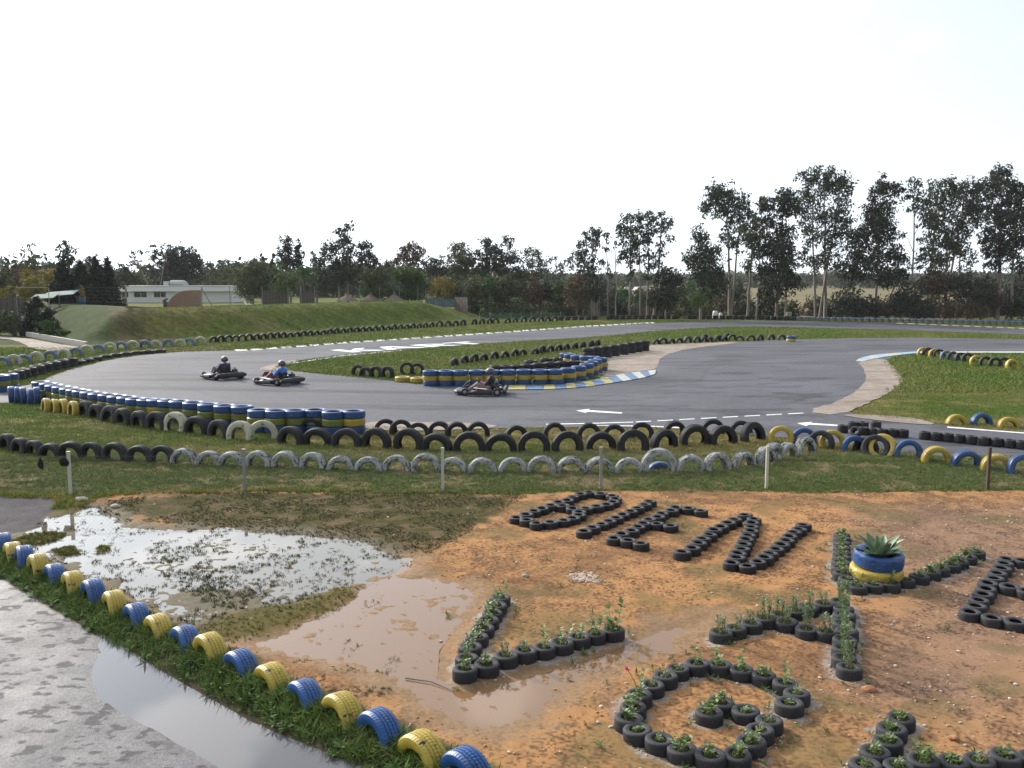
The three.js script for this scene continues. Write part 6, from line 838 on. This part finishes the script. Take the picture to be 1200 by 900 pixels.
// ------------------------------------------------------------------ the bank top, white building and what stands about it
const onG = (px, d) => { const r = ray(px, 360), x = r.x * d, z = r.z * d; return V3(x, terrH(x, z), z); };
{ // building
  const d = 132, L = onG(141, d), R = onG(277, d), W = R.distanceTo(L), yaw = Math.atan2(-(R.z - L.z), R.x - L.x), yAt = (py) => At(200, py, d / cp * 0.995).y, g0 = Math.min(L.y, R.y) - 0.2;
  const b = thing('white_building', 'long low white building with blue grey fascia behind the bank', 'building', V3(L.x, g0, L.z), yaw); const X = (px) => (px - 141) / 136 * W, Y = (py) => yAt(py) - g0;
  const wm = std(col(0.80, 0.80, 0.80), 0.7), fm = std(col(0.80, 0.81, 0.82), 0.6), wn = new THREE.MeshStandardMaterial({ color: col(0.035, 0.025, 0.022), roughness: 0.15 });
  const wall = (x0, x1, y0, y1, z0 = -6, z1 = 0) => box(X(x1) - X(x0), y1 - y0, z1 - z0, (X(x0) + X(x1)) / 2, (y0 + y1) / 2, (z0 + z1) / 2);
  mesh('wall', mergeGeometries([wall(143, 272, 0, Y(348.4)), wall(206, 272, Y(348.4), Y(341.6)), wall(143, 206, Y(348.4), Y(341.6), -6, -0.5)]), wm, b);
  for (const [a, c] of [[151, 157.5], [172.5, 181], [195, 205.8]]) mesh('pillar', wall(a, c, Y(348.4), Y(341.7), -0.5, -0.02), wm, b);
  for (const [a, c] of [[143.4, 150.8], [157.7, 172.3], [181.2, 194.8]]) { const w = mesh('window', wall(a, c, Y(348.2), Y(341.9), -0.32, -0.26), wn, b); mesh('window_bar', mergeGeometries([box(0.06, Y(341.9) - Y(348.2), 0.05, X((a + c) / 2), (Y(341.9) + Y(348.2)) / 2, -0.24)]), wm, w); }
  const rf = mesh('roof', wall(140.5, 277, Y(341.4), Y(335.2), -6.5, 0.7), fm, b); mesh('roof_edge', wall(140, 277.5, Y(335.2), Y(334.6), -6.6, 0.8), std(col(0.7, 0.72, 0.74), 0.6), rf);
  mesh('duct', mergeGeometries([new THREE.CylinderGeometry(0.42, 0.42, 1.9, 14).rotateZ(Math.PI / 2).translate(X(203), Y(331.6), -2), new THREE.TorusGeometry(0.5, 0.42, 10, 12, Math.PI / 2).translate(X(209.5), Y(331.6) - 0.5, -2), box(0.8, 0.6, 0.9, X(191), Y(332), -2)]), std(col(0.45, 0.44, 0.42), 0.5, { metalness: 0.4 }), rf);
}
{ // curved brown wall before the building
  const d = 84, c = onG(217, d), Wp = d / F; const s = new THREE.Shape(); const Y = (py) => At(217, py, d / cp * 0.995).y - c.y; s.moveTo(-19 * Wp, -0.3); s.lineTo(-19 * Wp, Y(357)); s.quadraticCurveTo(-14 * Wp, Y(346), -2 * Wp, Y(341.5)); s.quadraticCurveTo(5 * Wp, Y(340), 19 * Wp, Y(340.2)); s.lineTo(19 * Wp, -0.3);
  const g = new THREE.ExtrudeGeometry(s, { depth: 0.35, bevelEnabled: true, bevelSize: 0.03, bevelThickness: 0.03, bevelSegments: 2 }); const m = tag(mesh('curved_wall', g, std(col(0.30, 0.19, 0.13), 0.9, { bumpMap: grainBump, bumpScale: 0.02 })), 'brown rendered wall with a curved shoulder before the white building', 'wall'); m.position.copy(c);
}
const crest = (px) => { let best = null; for (let d = 50; d < 110; d += 0.4) { const p = onG(px, d); const a = (p.y - CAMH) / d; if (!best || a > best.a) best = { a, p }; } return best.p; };
{ // fence along the top of the bank
  const f = thing('bank_fence', 'tall thin wire fence along the top of the grassy bank', 'fence', V3(0, 0, 0)), pm = std(col(0.16, 0.19, 0.19), 0.6), pts = [62, 98, 149, 194, 237, 270, 308, 338, 353, 369, 397, 422, 445, 468, 490, 511, 535].map((px) => crest(px));
  pts.forEach((p, i) => mesh('post', bar(V3(p.x, p.y - 0.1, p.z), V3(p.x, p.y + 1.55, p.z), 0.03, 6), pm, f)); const w = []; for (let i = 0; i < pts.length - 1; i++) for (const h of [1.5, 1.2, 0.9, 0.6, 0.3]) w.push(bar(V3(pts[i].x, pts[i].y + h, pts[i].z), V3(pts[i + 1].x, pts[i + 1].y + h, pts[i + 1].z), 0.003, 3));
  mesh('wire', mergeGeometries(w), wireMat, f); for (const [a, b] of [[62, 84], [237, 249]]) { const p = crest(a), q = crest(b); mesh('brace', bar(V3(p.x, p.y + 1.45, p.z), V3(q.x, q.y, q.z), 0.03, 6), pm, f); }
}
for (const [px, l] of [[98, 'blue barrel planter with upright shrub on the bank near the conifers'], [195, 'dark barrel planter with round shrub on the bank before the building']]) {
  const p = crest(px), t = thing('barrel_planter', l, 'planter', V3(p.x, p.y, p.z + 0.2)); mesh('barrel', new THREE.LatheGeometry([[0.001, 0], [0.26, 0], [0.3, 0.2], [0.31, 0.45], [0.28, 0.62], [0.25, 0.62], [0.25, 0.5], [0.001, 0.5]].map(([a, b]) => new THREE.Vector2(a, b)), 18), px < 150 ? std(col(0.05, 0.11, 0.17), 0.6) : std(col(0.05, 0.07, 0.07), 0.7), t);
  const lv = new Leaves(), r = rng(px); for (const [y, s] of px < 150 ? [[0.75, 0.26], [1.0, 0.24], [1.3, 0.18], [1.5, 0.1]] : [[0.7, 0.3], [0.9, 0.28]]) blobLeaves(lv, r, V3(0, y, 0), s, 0.22, s, 0.12, 0.9, px < 150 ? TINT.yellow : TINT.green, 0.1); mesh('shrub', lv.geo(), leafMat, t);
}
for (const px of [407, 434, 462]) { // thatched parasols behind the bank
  const d = 99, c = At(px, 344, d / cp), gy = terrH(c.x, c.z), t = thing('thatched_parasol', px === 407 ? 'grey thatched parasol partly hidden under the tallest woodland tree' : px === 434 ? 'thatched parasol between two fence posts on the bank' : 'thatched parasol with the tallest spike behind the bank', 'parasol', V3(c.x, gy, c.z), 0, 'thatched parasols'), H = c.y - gy;
  mesh('pole', bar(V3(0, 0, 0), V3(0, H, 0), 0.05), barkDark, t); const pos = [[0.03, H + 0.25], [0.08, H], [0.35, H - 0.25], [0.8, H - 0.55], [1.25, H - 0.78], [1.2, H - 0.84], [0.7, H - 0.65], [0.05, H - 0.2]]; mesh('thatch', new THREE.LatheGeometry(pos.map(([a, b]) => new THREE.Vector2(a, b)), 22), std(col(0.20, 0.155, 0.115), 0.95, { bumpMap: grainBump, bumpScale: 0.05 }), t);
}
function panelFence(name, label, a, b, d0, d1, y0, y1, m, n) { const A = At(a, y1, d0), B = At(b, y1, d1), t = thing(name, label, 'fence', V3(A.x, terrH(A.x, A.z), A.z)); const top = A.y - t.position.y, L = V3(B.x - A.x, 0, B.z - A.z); for (let i = 0; i < n; i++) { const p = L.clone().multiplyScalar((i + 0.5) / n), g = new THREE.BoxGeometry(L.length() / n * 0.9, top + 0.3 + (hash2(i, a) - 0.5) * 0.1, 0.04); const q = mesh('board', g, Array.isArray(m) ? m[i % m.length] : m, t); q.position.set(p.x, top / 2 - 0.15, p.z); q.rotation.y = Math.atan2(-L.z, L.x); } }
const reed = [std(col(0.085, 0.068, 0.06), 0.95), std(col(0.065, 0.053, 0.048), 0.95), std(col(0.10, 0.08, 0.068), 0.95)];
panelFence('reed_fence', 'brown reed fence behind the bank next to the soft olive tree', 307, 337, 100, 99, 356, 341, reed, 24); panelFence('reed_fence', 'brown reed fence below the palm', 351, 368, 99, 98, 356, 341, reed, 14); panelFence('reed_fence', 'dark reed fence at the low end of the bank', 533, 548, 97, 94, 367, 348, reed, 12);
panelFence('screen_fence', 'blue green screen along the falling end of the bank', 500, 533, 98, 97, 366, 350, std(col(0.07, 0.13, 0.14), 0.8), 10); panelFence('board_fence', 'dark brown board fence at the left under the pergola', -30, 30, 74, 72, 358, 349, reed, 26);
{ // white sun loungers
  for (const [px, l] of [[293, 'white plastic sun lounger with raised back behind the bank'], [299, 'white plastic sun lounger lying flat behind the bank']]) { const p = onG(px, 97), t = thing('sun_lounger', l, 'sun lounger', V3(p.x, p.y + 0.25, p.z)), m = std(col(0.75, 0.75, 0.75), 0.5); mesh('bed', box(1.0, 0.06, 0.5, 0.1, 0.32, 0), m, t); mesh('back', new THREE.BoxGeometry(0.5, 0.06, 0.5).rotateZ(px < 295 ? -1.1 : -0.15).translate(-0.5, px < 295 ? 0.5 : 0.36, 0), m, t); for (const [x, z] of [[-0.3, 0.2], [-0.3, -0.2], [0.5, 0.2], [0.5, -0.2]]) mesh('leg', box(0.05, 0.56, 0.05, x, 0.02, z), m, t); }
}
// left corner: pillar, low wall, tent, pergola, hedges
{
  const p = G(30, 393), t = thing('white_pillar', 'white square gate pillar beside the concrete walkway', 'pillar', p); mesh('shaft', box(0.32, 1.35, 0.3, 0, 0.67, 0), std(col(0.62, 0.62, 0.6), 0.8), t); mesh('cap', box(0.36, 0.05, 0.34, 0, 1.375, 0), std(col(0.55, 0.55, 0.53), 0.8), t);
  const a = G(32, 394), b = G(102, 407), L = b.clone().sub(a), w = tag(mesh('low_wall', new THREE.BoxGeometry(L.length(), 0.34, 0.2), std(col(0.42, 0.38, 0.34), 0.9)), 'low pale concrete wall running from the white pillar along the walkway', 'wall'); w.position.copy(a.clone().add(b).multiplyScalar(0.5)).setY(0.16); w.rotation.y = Math.atan2(-L.z, L.x);
  const d = 74, q = onG(55, d), s = thing('canopy_tent', 'flat canopy with pale green roof sheets left of the conifers', 'canopy', q), Y = (py) => At(55, py, d / cp).y - q.y, X = (px) => (px - 55) * d / F, rm = std(col(0.17, 0.24, 0.21), 0.85);
  for (const [x, z] of [[36, 0], [70, 0], [36, -3], [70, -3]]) mesh('pole', bar(V3(X(x), -0.2, z), V3(X(x), Y(347), z), 0.04), std(col(0.06, 0.1, 0.09), 0.7), s); mesh('roof_sheet', new THREE.BoxGeometry(X(62) - X(34), 0.06, 1.2).rotateX(0.3).rotateZ(0.05).translate(X(50), Y(347.2), -0.4), rm, s); mesh('roof_sheet', new THREE.BoxGeometry(X(74) - X(36), 0.06, 1.3).rotateX(0.28).rotateZ(0.08).translate(X(56), Y(344.2), -2.2), rm, s);
  const e = onG(48, 70), f = thing('pole_frame', 'thin pale goal like pole frame above the canopy', 'frame', e), Y2 = (py) => At(48, py, 70 / cp).y - e.y, X2 = (px) => (px - 48) * 70 / F; mesh('crossbar', bar(V3(X2(20), Y2(337), 0), V3(X2(58), Y2(337), 0), 0.025), std(col(0.3, 0.36, 0.34), 0.5), f); for (const x of [20, 58]) mesh('upright', bar(V3(X2(x), -0.6, 0), V3(X2(x), Y2(337), 0), 0.025), std(col(0.2, 0.26, 0.24), 0.5), f);
}
tree('hedge_bush', 'dense dark hedge bush behind the white pillar', undefined, [0, 260, 7.5], 66, [[300, 300, 800]], [[260, 760, 70, 90], [320, 740, 70, 70], [240, 880, 70, 90], [310, 860, 90, 90], [370, 820, 60, 60], [250, 960, 60, 50], [400, 870, 60, 60], [380, 930, 70, 50], [440, 840, 50, 50], [470, 900, 50, 50], [430, 790, 40, 40]], { tint: 'gumdark', dens: 1, droop: 0.1, L: 0.2, r0: 0.06, bark: barkDark, cat: 'bush' });
tree('hedge_bush', 'rough green thicket left of the white pillar', undefined, [0, 260, 7.5], 66, [[80, 80, 820]], [[40, 850, 80, 60], [110, 880, 80, 60], [30, 930, 90, 60], [120, 960, 60, 40], [-40, 880, 80, 70]], { tint: 'olive', dens: 1, droop: 0.1, L: 0.2, r0: 0.06, bark: barkDark, cat: 'bush' });
tree('hedge_bush', 'low green grass clump at the foot of the dark hedge', undefined, [0, 260, 7.5], 62, [[420, 420, 900]], [[430, 900, 60, 40], [470, 950, 80, 40], [400, 970, 80, 40], [540, 1000, 70, 30], [490, 900, 60, 30], [600, 1015, 50, 22]], { tint: 'green', dens: 0.9, droop: -0.4, L: 0.2, r0: 0.04, bark: barkDark, cat: 'bush' });
tree('flowering_vine', 'yellow leaved vine over the pergola at the far left', undefined, [0, 260, 7.5], 80, [[60, 60, 590]], [[80, 590, 60, 28], [20, 610, 50, 30], [140, 600, 40, 25], [0, 660, 50, 40]], { tint: 'yellow', dens: 0.9, droop: 0.2, L: 0.22, r0: 0.06, cat: 'vine' });
{ // stake fence under the slender eucalyptus
  const t = thing('stake_fence', 'dark palisade of rough stakes under the slender eucalyptus', 'fence', V3(0, 0, 0)); for (let i = 0; i < 90; i++) { const px = 712 + i * 1.35 + (hash2(i, 8) - 0.5), p = G(px, 371.5 + (hash2(i, 2) - 0.5) * 0.4), h = 1.0 + 0.55 * hash2(i, 4), s = mesh('stake', new THREE.CylinderGeometry(0.035, 0.045, h + 0.2, 5), i % 3 ? barkDark : reed[1], t); s.position.set(p.x, h / 2 - 0.1, p.z); s.rotation.z = (hash2(i, 6) - 0.5) * 0.16; }
}
{ // green netting beyond the bank end
  const t = thing('net_fence', 'low green net barrier on thin posts beyond the bank end', 'fence', V3(0, 0, 0)), nm = std(col(0.03, 0.12, 0.06), 0.7), A = G(562, 375.4), B = G(722, 371.6), g = []; for (let i = 0; i <= 14; i++) { const p = A.clone().lerp(B, i / 14); mesh('post', bar(V3(p.x, 0, p.z), V3(p.x, 0.75, p.z), 0.025), std(col(0.3, 0.32, 0.3), 0.6), t); } for (let k = 0; k < 9; k++) g.push(bar(V3(A.x, 0.05 + k * 0.07, A.z), V3(B.x, 0.05 + k * 0.07, B.z), 0.017, 4)); const n = mesh('net', mergeGeometries(g), nm, t); n.userData.kind = 'stuff';
}
// far buildings seen between the trunks
function farHouse(label, px, py0, py1, w, d, c, rc, win) { const p = onG(px, d), b = thing('far_house', label, 'house', V3(p.x, p.y - 0.3, p.z)), Y = (py) => At(px, py, d / cp).y - p.y + 0.3, W = w * d / F, H = Math.max(1.8, Y(py1)); mesh('wall', box(W, H, 6, 0, H / 2, -3), std(c, 0.8), b); const s = new THREE.Shape([[-W / 2 - 0.4, 0], [W / 2 + 0.4, 0], [W / 2 - 0.6, 1], [-W / 2 + 0.6, 1]].map(([a, e]) => new THREE.Vector2(a, e))); mesh('roof', new THREE.ExtrudeGeometry(s, { depth: 6.6, bevelEnabled: false }).translate(0, H, -6.3), std(rc, 0.8), b); for (let i = 0; i < win; i++) mesh('window', box(W / win * 0.4, H * 0.35, 0.1, (i + 0.5) / win * W - W / 2, H * 0.55, 0.02), std(col(0.05, 0.06, 0.07), 0.3), b); }
farHouse('small light blue house between the slender eucalyptus trunks', 736, 356, 349, 10, 190, col(0.25, 0.5, 0.62), col(0.5, 0.5, 0.5), 2); farHouse('white walled house right of the small blue one', 752, 356, 350, 14, 200, col(0.6, 0.6, 0.6), col(0.35, 0.3, 0.28), 3); farHouse('grey roofed shed in the sky gap beyond the low wall', 806, 352, 346, 20, 210, col(0.42, 0.4, 0.4), col(0.45, 0.47, 0.5), 2); farHouse('long pale warehouse far across the field', 1070, 333, 327, 24, 420, col(0.55, 0.56, 0.58), col(0.5, 0.52, 0.55), 4);
for (const [px, py, l] of [[839.5, 371.5, 'white round drum behind the low black wall'], [846, 371.8, 'smaller white drum lying behind the low black wall']]) { const p = G(px, py + 1.5), m = tag(mesh('white_drum', new THREE.LatheGeometry([[0.001, 0], [0.26, 0], [0.29, 0.05], [0.3, 0.3], [0.29, 0.55], [0.26, 0.75], [0.12, 0.8], [0.001, 0.8]].map(([a, b]) => new THREE.Vector2(a, b)), 18), std(col(0.75, 0.75, 0.73), 0.5)), l, 'drum'); m.position.set(p.x, 0, p.z - 0.6); if (px > 842) { m.scale.setScalar(0.75); } }
//@@END
scene.traverse((o) => { if (o.isMesh) { o.castShadow = true; o.receiveShadow = true; } });
renderer.render(scene, camera);
